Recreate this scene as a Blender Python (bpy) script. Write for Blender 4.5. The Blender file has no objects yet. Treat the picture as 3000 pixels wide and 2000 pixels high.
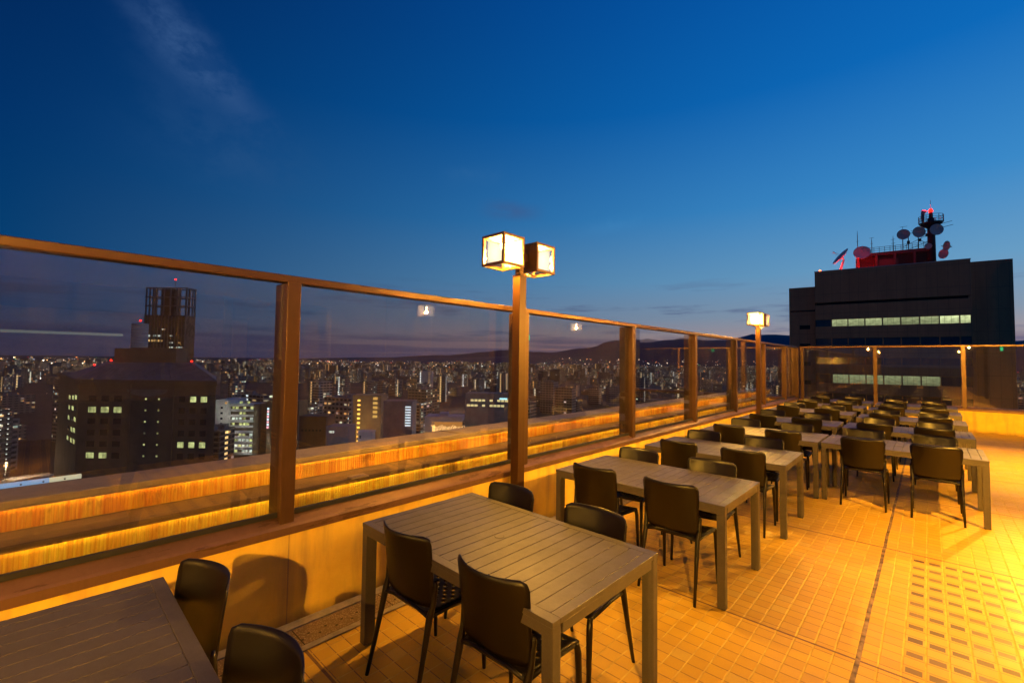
import bpy, bmesh, math, random
from mathutils import Matrix, Vector, noise
random.seed(7)
S = bpy.context.scene
COL = S.collection
R = math.radians

# ------------------------------------------------------------------ camera
YAW, PITCH, ROLL, HCAM = R(43.12), R(2.35), R(0.72), 1.78
fw = Vector((-math.sin(YAW)*math.cos(PITCH), math.cos(YAW)*math.cos(PITCH), math.sin(PITCH)))
r0 = Vector((math.cos(YAW), math.sin(YAW), 0)); u0 = r0.cross(fw)
rt = r0*math.cos(ROLL)+u0*math.sin(ROLL); up = u0*math.cos(ROLL)-r0*math.sin(ROLL)
cam = bpy.data.cameras.new('camera'); cam_o = bpy.data.objects.new('camera', cam); COL.objects.link(cam_o)
M = Matrix((rt, up, -fw)).transposed().to_4x4(); M.translation = Vector((0, 0, HCAM))
cam_o.matrix_world = M
cam.sensor_width = 36; cam.lens = 1303/3000*36; cam.clip_start = .05; cam.clip_end = 40000
S.camera = cam_o
S.view_settings.view_transform = 'Standard'; S.view_settings.look = 'None'
S.view_settings.exposure = 0; S.view_settings.gamma = 1

# ------------------------------------------------------------------ node helpers
def lin(c):
    return tuple((v/255/12.92 if v/255 <= .04045 else ((v/255+.055)/1.055)**2.4) for v in c)+(1,)
class NT:
    def __init__(s, nt): s.nt = nt; nt.nodes.clear()
    def n(s, t, **k):
        o = s.nt.nodes.new(t)
        for a, b in k.items(): setattr(o, a, b)
        return o
    def put(s, sock, v):
        if isinstance(v, bpy.types.NodeSocket): s.nt.links.new(v, sock)
        elif v is not None: sock.default_value = v
    def m(s, op, a, b=None, c=None, clamp=False):
        o = s.n('ShaderNodeMath', operation=op, use_clamp=clamp)
        s.put(o.inputs[0], a); s.put(o.inputs[1], b); s.put(o.inputs[2], c)
        return o.outputs[0]
    def vm(s, op, a, b=None, out=0):
        o = s.n('ShaderNodeVectorMath', operation=op); s.put(o.inputs[0], a); s.put(o.inputs[1], b)
        return o.outputs[out]
    def mix(s, f, a, b, blend='MIX'):
        o = s.n('ShaderNodeMix', data_type='RGBA', blend_type=blend)
        s.put(o.inputs[0], f); s.put(o.inputs[6], a); s.put(o.inputs[7], b); return o.outputs[2]
    def ramp(s, f, keys, interp='LINEAR'):
        o = s.n('ShaderNodeValToRGB'); o.color_ramp.interpolation = interp
        el = o.color_ramp.elements
        while len(el) < len(keys): el.new(.5)
        for e, (p, c) in zip(el, keys):
            e.position = p; e.color = c if len(c) == 4 else tuple(c)+(1,)
        s.put(o.inputs[0], f); return o.outputs[0]
    def noise(s, vec, scale, detail=4, rough=.5, out=0):
        o = s.n('ShaderNodeTexNoise'); s.put(o.inputs['Vector'], vec)
        o.inputs['Scale'].default_value = scale; o.inputs['Detail'].default_value = detail
        o.inputs['Roughness'].default_value = rough; return o.outputs[out]
    def wn(s, vec, out='Value'):
        o = s.n('ShaderNodeTexWhiteNoise', noise_dimensions='3D'); s.put(o.inputs['Vector'], vec); return o.outputs[out]
    def comb(s, x, y, z):
        o = s.n('ShaderNodeCombineXYZ')
        for i, v in enumerate((x, y, z)): s.put(o.inputs[i], v)
        return o.outputs[0]
    def sep(s, v):
        o = s.n('ShaderNodeSeparateXYZ'); s.put(o.inputs[0], v); return o.outputs
    def scale(s, v, sc): return s.vm('MULTIPLY', v, sc)
    def mr(s, v, a, b, c=0, d=1, smooth=False):
        o = s.n('ShaderNodeMapRange', interpolation_type='SMOOTHSTEP' if smooth else 'LINEAR')
        s.put(o.inputs[0], v)
        for i, w in enumerate((a, b, c, d)): o.inputs[i+1].default_value = w
        return o.outputs[0]
    def bump(s, h, strength, dist=.01):
        o = s.n('ShaderNodeBump'); o.inputs['Strength'].default_value = strength
        o.inputs['Distance'].default_value = dist; s.put(o.inputs['Height'], h); return o.outputs[0]
    def pbr(s, col, rough=.5, metal=0, normal=None, spec=None, emis=None, estr=None):
        o = s.n('ShaderNodeBsdfPrincipled')
        s.put(o.inputs['Base Color'], col); s.put(o.inputs['Roughness'], rough); s.put(o.inputs['Metallic'], metal)
        if normal is not None: s.put(o.inputs['Normal'], normal)
        if spec is not None: o.inputs['Specular IOR Level'].default_value = spec
        if emis is not None: s.put(o.inputs['Emission Color'], emis); s.put(o.inputs['Emission Strength'], estr)
        return o.outputs[0]
    def out(s, sh, world=False):
        o = s.n('ShaderNodeOutputWorld' if world else 'ShaderNodeOutputMaterial'); s.nt.links.new(sh, o.inputs[0])
def newmat(name):
    m = bpy.data.materials.new(name); m.use_nodes = True; return m, NT(m.node_tree)
def obj_co(t): return t.n('ShaderNodeTexCoord').outputs['Object']
def pos(t): return t.n('ShaderNodeNewGeometry').outputs['Position']

# ------------------------------------------------------------------ dusk sky
W = bpy.data.worlds.new('World'); S.world = W; W.use_nodes = True
t = NT(W.node_tree)
dirv = t.vm('NORMALIZE', t.n('ShaderNodeTexCoord').outputs['Generated'])
dx, dy, dz = t.sep(dirv)
SA = R(30)
hor = t.vm('NORMALIZE', t.comb(dx, dy, 0))
az = t.vm('DOT_PRODUCT', hor, (math.sin(SA), math.cos(SA), 0), out=1)
zc = t.m('MAXIMUM', dz, 0)
cold = t.ramp(zc, [(0, lin((34, 52, 88))), (.05, lin((16, 58, 98))), (.15, lin((4, 62, 112))), (.35, lin((2, 50, 104))), (.6, lin((2, 34, 84))), (1, lin((2, 24, 64)))])
warm = t.ramp(zc, [(0, lin((200, 150, 132))), (.035, lin((178, 152, 148))), (.09, lin((138, 156, 176))), (.17, lin((106, 160, 200))), (.3, lin((60, 140, 204))), (.48, lin((14, 108, 190))), (.7, lin((2, 82, 168))), (1, lin((2, 40, 110)))])
f = t.mr(az, -.55, 1.0, 0, 1)
f = t.m('POWER', f, 1.08)
sky = t.mix(f, cold, warm)
# thin streaky clouds low over the sunset side, faint cirrus elsewhere
cn = t.noise(t.scale(dirv, (3.2, 3.2, 34)), 1.3, 6, .6)
low = t.m('MULTIPLY', t.mr(dz, .015, .05, 0, 1, True), t.mr(dz, .10, .19, 1, 0, True))
cf = t.m('MULTIPLY', t.mr(cn, .50, .66, 0, .75, True), low)
sky = t.mix(cf, sky, t.mix(f, lin((28, 52, 88)), lin((92, 104, 140))))
bn = t.noise(t.scale(dirv, (2, 2, 60)), 1.0, 3, .5)
bank = t.m('MULTIPLY', t.mr(bn, .40, .52, .25, .85, True), t.mr(dz, .038, .056, 1, 0, True))
sky = t.mix(bank, sky, t.mix(f, lin((26, 46, 84)), lin((96, 92, 128))))
def streak(c, axis, la, lc, strength, col, thr=.36):
    global sky
    c = Vector(c).normalized(); ax = Vector(axis).normalized()
    dd = t.vm('SUBTRACT', dirv, tuple(c)); al = t.vm('DOT_PRODUCT', dd, tuple(ax), out=1)
    ac = t.vm('LENGTH', t.vm('SUBTRACT', dd, t.vm('MULTIPLY', tuple(ax), t.comb(al, al, al))), out=1)
    wob = t.noise(dirv, 7, 4); ac = t.m('ADD', ac, t.m('MULTIPLY', t.m('SUBTRACT', wob, .5), lc*1.2))
    m_ = t.m('MULTIPLY', t.mr(t.m('ABSOLUTE', al), 0, la, 1, 0, True), t.mr(ac, 0, lc, 1, 0, True))
    nn = t.noise(t.scale(dirv, (9, 9, 14)), 1.4, 6, .65)
    m_ = t.m('MULTIPLY', m_, t.mr(nn, thr, thr+.25, .25, 1, True))
    sky = t.mix(t.m('MULTIPLY', m_, strength), sky, col)
streak((-.858, .155, .485), (-.10, .80, -.58), .20, .055, .75, lin((58, 92, 142)))
streak((-.905, .20, .42), (-.10, .60, -.58), .22, .10, .30, lin((44, 82, 132)))
streak((-.905, .25, .36), (.2, 1, .0), .25, .09, .25, lin((40, 84, 132)))
streak((-.65, .689, .319), (.73, .68, -.06), .085, .026, .5, lin((66, 86, 132)), .25)
streak((-.69, .61, .385), (.73, .68, .1), .08, .030, .35, lin((60, 112, 164)))
streak((-.50, .86, .30), (.73, .68, .25), .20, .03, .25, lin((70, 140, 196)))
night = t.mr(dz, -.02, 0, 0, 1)
sky = t.mix(night, lin((16, 22, 34)), sky)
bg = t.n('ShaderNodeBackground'); t.put(bg.inputs[0], sky); bg.inputs[1].default_value = 1.0
t.out(bg.outputs[0], world=True)

# ------------------------------------------------------------------ mesh helpers
class MB:
    def __init__(s): s.v = []; s.f = []; s.uv = []; s.mi = []; s.sm = []
    def add(s, vs, fs, uvs=None, mi=0, smooth=False):
        b = len(s.v); s.v += [tuple(v) for v in vs]
        for k, f in enumerate(fs):
            s.f.append([b+i for i in f]); s.uv.append(uvs[k] if uvs else None); s.mi.append(mi); s.sm.append(smooth)
        return s
    def box(s, x0, x1, y0, y1, z0, z1, mi=0):
        vs = [(x, y, z) for z in (z0, z1) for y in (y0, y1) for x in (x0, x1)]
        return s.add(vs, [(0, 2, 3, 1), (4, 5, 7, 6), (0, 1, 5, 4), (2, 6, 7, 3), (0, 4, 6, 2), (1, 3, 7, 5)], mi=mi)
    def prism(s, poly, z0, z1, mi=0, smooth=False):
        n = len(poly); vs = [(x, y, z0) for x, y in poly]+[(x, y, z1) for x, y in poly]
        s.add(vs, [tuple(range(n))[::-1], tuple(range(n, 2*n))], mi=mi)
        b = len(s.v)-2*n
        for i in range(n):
            j = (i+1) % n; s.f.append([b+i, b+j, b+n+j, b+n+i]); s.uv.append(None); s.mi.append(mi); s.sm.append(smooth)
        return s
    def tube(s, pts, rad, n=10, mi=0, cap=True):
        pts = [Vector(p) for p in pts]
        if not hasattr(rad, '__len__'): rad = [rad]*len(pts)
        rings = []; prev = None
        for i, p in enumerate(pts):
            d = (pts[min(i+1, len(pts)-1)]-pts[max(i-1, 0)]).normalized()
            a = prev if prev is not None else (Vector((1, 0, 0)) if abs(d.x) < .8 else Vector((0, 1, 0)))
            a = (a-d*a.dot(d)).normalized(); b = d.cross(a); prev = a
            rings.append([p+(a*math.cos(2*math.pi*k/n)+b*math.sin(2*math.pi*k/n))*rad[i] for k in range(n)])
        vs = [v for r in rings for v in r]; fs = []
        for i in range(len(pts)-1):
            for k in range(n):
                fs.append((i*n+k, i*n+(k+1) % n, (i+1)*n+(k+1) % n, (i+1)*n+k))
        s.add(vs, fs, mi=mi, smooth=True)
        if cap:
            b = len(s.v)-len(vs)
            for f_ in (list(range(n))[::-1], list(range((len(pts)-1)*n, len(pts)*n))):
                s.f.append([b+i for i in f_]); s.uv.append(None); s.mi.append(mi); s.sm.append(False)
        return s
    def xf(s, mat, start=0):
        s.v = s.v[:start]+[tuple(mat @ Vector(v)) for v in s.v[start:]]; return s
    def build(s, name, mats, parent=None, bevel=0, solid=0, segs=2):
        me = bpy.data.meshes.new(name); me.from_pydata(s.v, [], s.f)
        if not isinstance(mats, (list, tuple)): mats = [mats]
        for m in mats: me.materials.append(m)
        me.polygons.foreach_set('material_index', s.mi); me.polygons.foreach_set('use_smooth', s.sm)
        if any(u is not None for u in s.uv):
            ul = me.uv_layers.new(name='UVMap')
            for p, u in zip(me.polygons, s.uv):
                if u:
                    for li, c in zip(p.loop_indices, u): ul.data[li].uv = c
        if bevel or solid:
            bm = bmesh.new(); bm.from_mesh(me)
            if bevel:
                ed = [e for e in bm.edges if len(e.link_faces) == 2 and e.calc_face_angle(0) > .6]
                bmesh.ops.bevel(bm, geom=ed, offset=bevel, segments=segs, affect='EDGES', profile=.5)
            if solid:
                bmesh.ops.remove_doubles(bm, verts=bm.verts[:], dist=1e-5)
                bmesh.ops.recalc_face_normals(bm, faces=bm.faces[:])
                bmesh.ops.solidify(bm, geom=bm.faces[:], thickness=solid)
            bm.to_mesh(me); bm.free()
        me.update()
        o = bpy.data.objects.new(name, me); COL.objects.link(o)
        if parent: o.parent = parent
        return o
def tag(o, label=None, cat=None, group=None, kind=None):
    if label: o['label'] = label
    if cat: o['category'] = cat
    if group: o['group'] = group
    if kind: o['kind'] = kind
    return o
def empty(name, loc=(0, 0, 0), rz=0, label=None, cat=None, group=None):
    o = bpy.data.objects.new(name, None); COL.objects.link(o); o.location = loc; o.rotation_euler = (0, 0, rz)
    o.empty_display_size = .1
    return tag(o, label, cat, group)
KIDS = {}
def copy_tree(o, parent=None):
    c = o.copy(); COL.objects.link(c)
    if parent: c.parent = parent; c.matrix_parent_inverse.identity()
    for ch in [x for x in list(COL.objects) if x.parent == o]: copy_tree(ch, c)
    return c
def hull_box(mb, cx, cy, z0, z1, lx, ly, rot):
    c, s = math.cos(rot), math.sin(rot)
    poly = [(cx+c*a*lx/2-s*b*ly/2, cy+s*a*lx/2+c*b*ly/2) for a, b in ((-1, -1), (1, -1), (1, 1), (-1, 1))]
    return mb.prism(poly, z0, z1)

# ------------------------------------------------------------------ materials
def simple(name, col, rough=.5, metal=0, var=.12, scale=8, bump=0, spec=None):
    m, t = newmat(name); co = obj_co(t)
    n = t.noise(co, scale, 5, .6)
    f = t.mr(n, .3, .7, 1-var, 1+var)
    c = t.scale(t.comb(*col[:3]), t.comb(f, f, f))
    nr = t.bump(t.noise(co, scale*6, 4), bump, .003) if bump else None
    rr = t.mr(t.noise(co, scale*.7, 4), .3, .7, max(rough-.08, .02), min(rough+.08, 1))
    t.out(t.pbr(c, rr, metal, nr, spec)); return m
def emit(name, col, strength):
    m, t = newmat(name); e = t.n('ShaderNodeEmission'); e.inputs[0].default_value = tuple(col)+(1,); e.inputs[1].default_value = strength
    t.out(e.outputs[0]); return m
LAMPC = (1.0, .47, .048)

# terrace tiles -----------------------------------------------------------
def floor_mat():
    m, t = newmat('terrace_tiles'); P = pos(t); x, y, z = t.sep(P)
    wob = t.noise(P, 2.2, 2); 
    PX, PY = .1038, .0998
    u = t.m('DIVIDE', t.m('ADD', x, .1485+PX*200), PX); v = t.m('DIVIDE', t.m('ADD', y, -4.35+PY*201.5), PY)
    cu, cv = t.m('FLOOR', u), t.m('FLOOR', v); fu, fv = t.m('FRACT', u), t.m('FRACT', v)
    eu = t.m('MINIMUM', fu, t.m('SUBTRACT', 1, fu)); ev = t.m('MINIMUM', fv, t.m('SUBTRACT', 1, fv))
    gl = t.mr(eu, .032, .055, 1, 0); gx = t.mr(ev, .016, .036, 1, 0)       # light grout along y, thin dark grout along x
    rnd = t.wn(t.comb(cu, cv, 3)); rnd2 = t.wn(t.comb(cu, cv, 9))
    base = t.mix(rnd, (.60, .375, .034, 1), (.53, .32, .026, 1))
    base = t.mix(t.m('MULTIPLY', t.m('GREATER_THAN', rnd2, .93), .5), base, (.56, .41, .09, 1))
    blot = t.noise(P, 1.3, 6, .65)
    base = t.mix(t.mr(blot, .50, .74, 0, .25, True), base, (.30, .20, .10, 1))
    fine = t.noise(P, 120, 3)
    base = t.mix(t.mr(fine, .35, .7, 0, .16), base, (.30, .19, .09, 1))
    gn = t.noise(P, 9, 5)
    lg = t.mix(t.mr(gn, .35, .62), (.64, .47, .10, 1), (.48, .32, .065, 1))
    # dark inlays in the service strip
    row = t.m('MODULO', cv, 2); inr = t.m('COMPARE', row, 1, .1)
    ix_ = t.m('MULTIPLY', t.m('LESS_THAN', t.m('ABSOLUTE', t.m('SUBTRACT', fu, .5)), t.m('ADD', .34, t.m('MULTIPLY', rnd, .03))),
              t.m('LESS_THAN', t.m('ABSOLUTE', t.m('SUBTRACT', fv, .5)), t.m('ADD', .27, t.m('MULTIPLY', rnd2, .05))))
    reg = t.m('MULTIPLY', t.m('GREATER_THAN', x, -.1485), t.m('LESS_THAN', y, 5.60))
    reg = t.m('MULTIPLY', reg, inr)
    inl = t.m('MULTIPLY', reg, ix_)
    base = t.mix(inl, base, t.mix(rnd, (.10, .062, .030, 1), (.19, .12, .06, 1)))
    c = t.mix(gx, base, (.20, .115, .05, 1)); c = t.mix(gl, c, lg)
    # expansion joints
    jy = t.m('ABSOLUTE', t.m('SUBTRACT', t.m('MODULO', t.m('ADD', y, 2.264*5-3.45+1.132), 2.264), 1.132))
    j1 = t.m('LESS_THAN', jy, .009)
    jx = t.m('ABSOLUTE', t.m('ADD', x, t.m('ADD', .347, t.m('MULTIPLY', t.m('SUBTRACT', wob, .5), .012))))
    j2 = t.m('LESS_THAN', jx, .0125)
    c = t.mix(j1, c, (.17, .09, .04, 1))
    jn = t.noise(P, 14, 4)
    c = t.mix(j2, c, t.mix(t.mr(jn, .4, .6), (.09, .055, .035, 1), (.28, .18, .10, 1)))
    st = t.noise(P, .55, 5, .7)
    c = t.mix(t.mr(st, .58, .76, 0, .25, True), c, (.20, .12, .06, 1))
    h = t.m('SUBTRACT', 1, t.m('MAXIMUM', t.m('MAXIMUM', gl, gx), t.m('MAXIMUM', j1, j2)))
    h = t.m('ADD', h, t.m('MULTIPLY', rnd, .25)); h = t.m('ADD', h, t.m('MULTIPLY', fine, .15))
    rg = t.mr(t.noise(P, 3.0, 5), .3, .7, .40, .60)
    rg = t.mix(gl, rg, (.75, .75, .75, 1))
    t.out(t.pbr(c, rg, 0, t.bump(h, .55, .004), .35)); return m
def plaster_mat():
    m, t = newmat('plaster'); P = pos(t)
    x, y, z = t.sep(P)
    n = t.noise(P, 5, 6, .65); n2 = t.noise(P, 140, 3); n3 = t.noise(t.scale(P, (9, 9, 1.2)), 1, 5)
    c = t.mix(t.mr(n, .3, .7), (.80, .56, .065, 1), (.70, .45, .045, 1))
    c = t.mix(t.mr(n3, .50, .70, 0, .45), c, (.28, .17, .07, 1))
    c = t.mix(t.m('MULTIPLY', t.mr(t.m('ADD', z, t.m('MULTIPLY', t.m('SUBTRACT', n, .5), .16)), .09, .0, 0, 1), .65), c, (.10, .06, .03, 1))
    # joints every 1.9 m with hairline crack
    jj = t.m('ABSOLUTE', t.m('SUBTRACT', t.m('MODULO', t.m('ADD', t.m('ADD', x, y), 2.9+9.6), 1.92), .96))
    wv = t.m('MULTIPLY', t.m('SUBTRACT', t.noise(P, 6, 3), .5), .012)
    jl = t.m('LESS_THAN', t.m('ABSOLUTE', t.m('ADD', jj, wv)), .0035)
    c = t.mix(t.m('MULTIPLY', jl, .6), c, (.2, .13, .06, 1))
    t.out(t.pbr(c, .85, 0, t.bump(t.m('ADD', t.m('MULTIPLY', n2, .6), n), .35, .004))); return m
def metal_mat(name, col, rough=.42, stain=0, scale=3):
    m, t = newmat(name); P = pos(t)
    n = t.noise(P, scale, 6, .65); n2 = t.noise(t.scale(P, (40, 40, 2)), 1, 3)
    c = t.mix(t.mr(n, .3, .7), tuple(v*1.15 for v in col)+(1,), tuple(v*.82 for v in col)+(1,))
    c = t.mix(t.mr(n2, .5, .8, 0, .25), c, tuple(v*.6 for v in col)+(1,))
    if stain:
        s = t.noise(t.scale(P, (6, 1.4, 10)), 1.5, 6, .7)
        c = t.mix(t.mr(s, .57, .62, 0, stain, True), c, (.085, .040, .018, 1))
        s2 = t.noise(t.scale(P, (3, 20, 3)), 2, 4, .7)
        c = t.mix(t.mr(s2, .66, .75, 0, .35, True), c, (.45, .34, .22, 1))
    t.out(t.pbr(c, t.mr(n, .3, .7, rough-.08, rough+.1), .35, t.bump(t.noise(P, 60, 3), .06, .002))); return m
def striped_mat(name, a, b, c_, k):
    """fluted glazed cladding, streaked vertically by rust and run-off"""
    m, t = newmat(name); P = pos(t); x, y, z = t.sep(P)
    s1 = t.noise(t.comb(0, t.m('MULTIPLY', y, 26), t.m('MULTIPLY', z, .8)), 1, 3, .7)
    s2 = t.noise(t.comb(3, t.m('MULTIPLY', y, 1.3), t.m('MULTIPLY', z, .3)), 1, 4, .6)
    s3 = t.noise(t.comb(7, t.m('MULTIPLY', y, 85), t.m('MULTIPLY', z, .7)), 1, 2, .5)
    col = t.mix(t.mr(s1, .42, .58), a, b)
    col = t.mix(t.mr(s2, .47, .64, 0, k, True), col, c_)
    col = t.mix(t.mr(s3, .52, .7, 0, .5), col, tuple(v*f_ for v, f_ in zip(b[:3], (.7, .4, .3)))+(1,))
    s4 = t.noise(t.comb(11, t.m('MULTIPLY', y, 3.2), t.m('MULTIPLY', z, 1.5)), 1, 5, .7)
    col = t.mix(t.mr(s4, .54, .68, 0, .75, True), col, (.20, .06, .012, 1))
    rib = t.m('SINE', t.m('MULTIPLY', y, 2*math.pi/.021))
    col = t.mix(t.mr(rib, -.95, -.6, .22, 0), col, (.16, .06, .01, 1))
    e = t.noise(t.comb(x, t.m('MULTIPLY', y, 9), t.m('MULTIPLY', z, 4)), 1, 4)
    t.out(t.pbr(col, .45, 0, t.bump(rib, .5, .006))); return m
def table_mat():
    m, t = newmat('table_paint'); P = obj_co(t)
    n = t.noise(P, 3.5, 6, .7); n2 = t.noise(P, 160, 2); n3 = t.noise(t.scale(P, (3, 30, 3)), 2, 3)
    c = t.mix(t.mr(n, .3, .7), (.098, .086, .080, 1), (.070, .061, .059, 1))
    c = t.mix(t.mr(n2, .45, .75, 0, .35), c, (.13, .115, .10, 1))
    c = t.mix(t.mr(n3, .55, .75, 0, .2), c, (.055, .048, .04, 1))
    t.out(t.pbr(c, t.mr(n, .3, .7, .40, .58), .15, t.bump(n2, .22, .002))); return m
def resin_mat():
    m, t = newmat('chair_resin'); P = obj_co(t); n = t.noise(P, 6, 5, .6); n2 = t.noise(P, 220, 2)
    c = t.mix(t.mr(n, .3, .7), (.0055, .0030, .0024, 1), (.0035, .0021, .0018, 1))
    t.out(t.pbr(c, t.mr(n, .3, .7, .36, .41), 0, t.bump(n2, .08, .001), .5)); return m
def glass_mat(name, tint, f0=.05, dust=.02, dustcol=(.7, .65, .6, 1), kr=1.0):
    m, t = newmat(name)
    g = t.n('ShaderNodeNewGeometry')
    cosv = t.m('ABSOLUTE', t.vm('DOT_PRODUCT', g.outputs['Normal'], g.outputs['Incoming'], out=1))
    fr = t.m('ADD', f0, t.m('MULTIPLY', kr, t.m('POWER', t.m('SUBTRACT', 1, cosv), 4.5)), clamp=True)
    tr = t.n('ShaderNodeBsdfTransparent'); tr.inputs[0].default_value = tuple(tint)+(1,)
    gl = t.n('ShaderNodeBsdfGlossy'); gl.inputs['Roughness'].default_value = .0; gl.inputs[0].default_value = (1, .95, .9, 1)
    mx = t.n('ShaderNodeMixShader'); t.put(mx.inputs[0], fr); t.put(mx.inputs[1], tr.outputs[0]); t.put(mx.inputs[2], gl.outputs[0])
    sh = mx.outputs[0]
    if dust:
        df = t.n('ShaderNodeBsdfDiffuse'); df.inputs[0].default_value = dustcol
        P = g.outputs['Position']
        dn = t.noise(t.scale(P, (22, 22, 1.1)), 1, 5, .7); dn2 = t.noise(P, 2, 5, .7)
        k = t.m('MULTIPLY', t.mr(dn, .35, .7, .4, 1.6), t.mr(dn2, .3, .7, .5, 1.5))
        k = t.m('MULTIPLY', k, dust)
        m2 = t.n('ShaderNodeMixShader'); t.put(m2.inputs[0], k); t.put(m2.inputs[1], sh); t.put(m2.inputs[2], df.outputs[0]); sh = m2.outputs[0]
    t.out(sh); return m
def steel_checker_mat():
    m, t = newmat('gutter_plate'); P = pos(t); x, y, z = t.sep(P)
    v = t.n('ShaderNodeTexVoronoi'); v.inputs['Scale'].default_value = 95; t.put(v.inputs['Vector'], P)
    hx = t.m('SUBTRACT', t.m('FRACT', t.m('MULTIPLY', y, 1/.085)), .5)
    row = t.m('COMPARE', x, -2.93, .07)
    def dots(xc, off):
        a = t.m('MULTIPLY', t.m('SUBTRACT', t.m('FRACT', t.m('ADD', t.m('MULTIPLY', y, 1/.11), off)), .5), .11)
        b = t.m('SUBTRACT', x, xc)
        return t.m('LESS_THAN', t.m('ADD', t.m('MULTIPLY', a, a), t.m('MULTIPLY', b, b)), .0085**2)
    d = t.m('MAXIMUM', dots(-2.945, 0), dots(-2.90, .5))
    seam = t.m('LESS_THAN', t.m('ABSOLUTE', t.m('SUBTRACT', t.m('FRACT', t.m('MULTIPLY', t.m('ADD', y, .35), 1/.62)), .5)), .006)
    n = t.noise(P, 5, 6, .7)
    c = t.mix(t.mr(n, .35, .65), (.42, .34, .24, 1), (.28, .21, .14, 1))
    c = t.mix(t.mr(v.outputs['Distance'], .25, .5), c, (.17, .12, .07, 1))
    c = t.mix(t.m('MAXIMUM', d, seam), c, (.02, .012, .008, 1))
    t.out(t.pbr(c, .5, .3, t.bump(v.outputs['Distance'], -.5, .003))); return m
M_floor = floor_mat(); M_plaster = plaster_mat()
M_rail = metal_mat('bronze_rail', (.088, .042, .019), .40)
M_ledge = metal_mat('bronze_ledge', (.165, .088, .050), .42, stain=.85)
M_pole = metal_mat('bronze_pole', (.075, .033, .012), .38)
M_cubef = metal_mat('lantern_frame', (.16, .085, .042), .45)
M_coping = metal_mat('coping', (.42, .33, .23), .6)
M_shelf = metal_mat('shelf', (.17, .115, .07), .55)
M_up = striped_mat('fluted_upper', (.95, .62, .06, 1), (.85, .36, .03, 1), (.55, .16, .015, 1), .7)
M_lo = striped_mat('fluted_lower', (.96, .84, .07, 1), (.92, .58, .04, 1), (.6, .22, .02, 1), .6)
M_table = table_mat(); M_resin = resin_mat(); M_glass = glass_mat('fence_glass', (.88, .88, .88), .09, .007)
M_gutter = steel_checker_mat(); M_concrete = simple('concrete', (.26, .22, .17), .8, 0, .3, 12, .3)
M_dark = simple('dark_metal', (.03, .03, .033), .5, .4)
M_groove = simple('groove', (.035, .026, .018), .8)

# ------------------------------------------------------------------ terrace
YF = 17.15                                            # inner face of the far wall
tag(MB().add([(-3.14, -20, 0), (9, -20, 0), (9, YF, 0), (-3.14, YF, 0)], [(0, 1, 2, 3)]).build('terrace_floor', M_floor), kind='structure')
tag(MB().box(-5.2, 12, -21, YF+2.0, -4, -.02).build('roof_slab', M_concrete), kind='structure')
# low plaster walls
w = empty('parapet_wall', (-3.14, 0, 0), 0, 'low ochre plaster wall under the long glass fence', 'wall')
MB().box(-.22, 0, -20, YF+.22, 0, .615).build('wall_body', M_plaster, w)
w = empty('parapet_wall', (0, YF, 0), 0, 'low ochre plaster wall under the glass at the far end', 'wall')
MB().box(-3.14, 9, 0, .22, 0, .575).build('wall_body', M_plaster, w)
# drain channel
g = empty('drain_channel', (0, 0, 0), 0, 'perforated metal gutter cover along the foot of the wall', 'drain')
MB().box(-3.05, -2.845, -20, YF-.4, .002, .010).build('cover_plate', M_gutter, g)
MB().box(-3.137, -3.056, -20, YF-.4, .002, .016).build('kerb', M_concrete, g, bevel=.003)
MB().box(-2.839, -2.79, -20, YF-.4, .002, .013).build('kerb', M_concrete, g, bevel=.003)

POSTS = [1.19+2.405*k for k in range(-8, 7)]
def ledge_profile(mb, y0, y1):
    pr = [(0.012, .600), (0.012, .648), (-.002, .662), (-.085, .705), (-.17, .708), (-.17, .60)]
    n = len(pr); vs = [(a, y0, b) for a, b in pr]+[(a, y1, b) for a, b in pr]
    mb.add(vs, [tuple(range(n)), tuple(range(n, 2*n))[::-1]]+[(i, i+n, (i+1) % n+n, (i+1) % n) for i in range(n)])
fen = empty('glass_fence', (-3.14, 0, 0), 0, 'long glass wind fence in bronze frame above the low wall on the left', 'fence')
mb = MB(); ledge_profile(mb, -20, YF-.02); mb.build('sill', M_ledge, fen)
MB().box(-.125, -.018, -20, YF-.02, 2.285, 2.335).build('top_rail', M_rail, fen, bevel=.006)
MB().box(-.092, -.07, -20, YF-.02, .704, .735).build('glass_channel', M_dark, fen)
for i, y in enumerate(POSTS):
    MB().box(-.235, -.016, y-.045, y+.045, .60, 2.287).build('post', M_rail, fen, bevel=.004)
    y1 = (POSTS[i+1] if i+1 < len(POSTS) else YF-.07)-.045
    MB().box(-.086, -.076, y+.045, y1, .72, 2.286).build('glass_pane', M_glass, fen)
MB().box(-.235, 0.03, YF-.09, YF+.0, .60, 2.287).build('post', M_rail, fen, bevel=.004)
ff = empty('glass_fence', (0, YF, 0), 0, 'glass wind fence across the far end of the terrace', 'fence')
mb = MB(); ledge_profile(mb, -9, 3.10); mb.xf(Matrix.Translation((0, 0, -.04)) @ Matrix(((0, 1, 0, 0), (-1, 0, 0, 0), (0, 0, 1, 0), (0, 0, 0, 1))))
mb.build('sill', M_ledge, ff)
MB().box(-3.10, 9, .018, .10, 2.285, 2.335).build('top_rail', M_rail, ff, bevel=.006)
fx = [-3.03+1.86*k for k in range(0, 7)]
for i, x in enumerate(fx):
    MB().box(x-.045, x+.045, .01, .11, .56, 2.287).build('post', M_rail, ff, bevel=.004)
    if i+1 < len(fx): MB().box(x+.045, fx[i+1]-.045, .056, .066, .66, 2.286).build('glass_pane', M_glass, ff)

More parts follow.
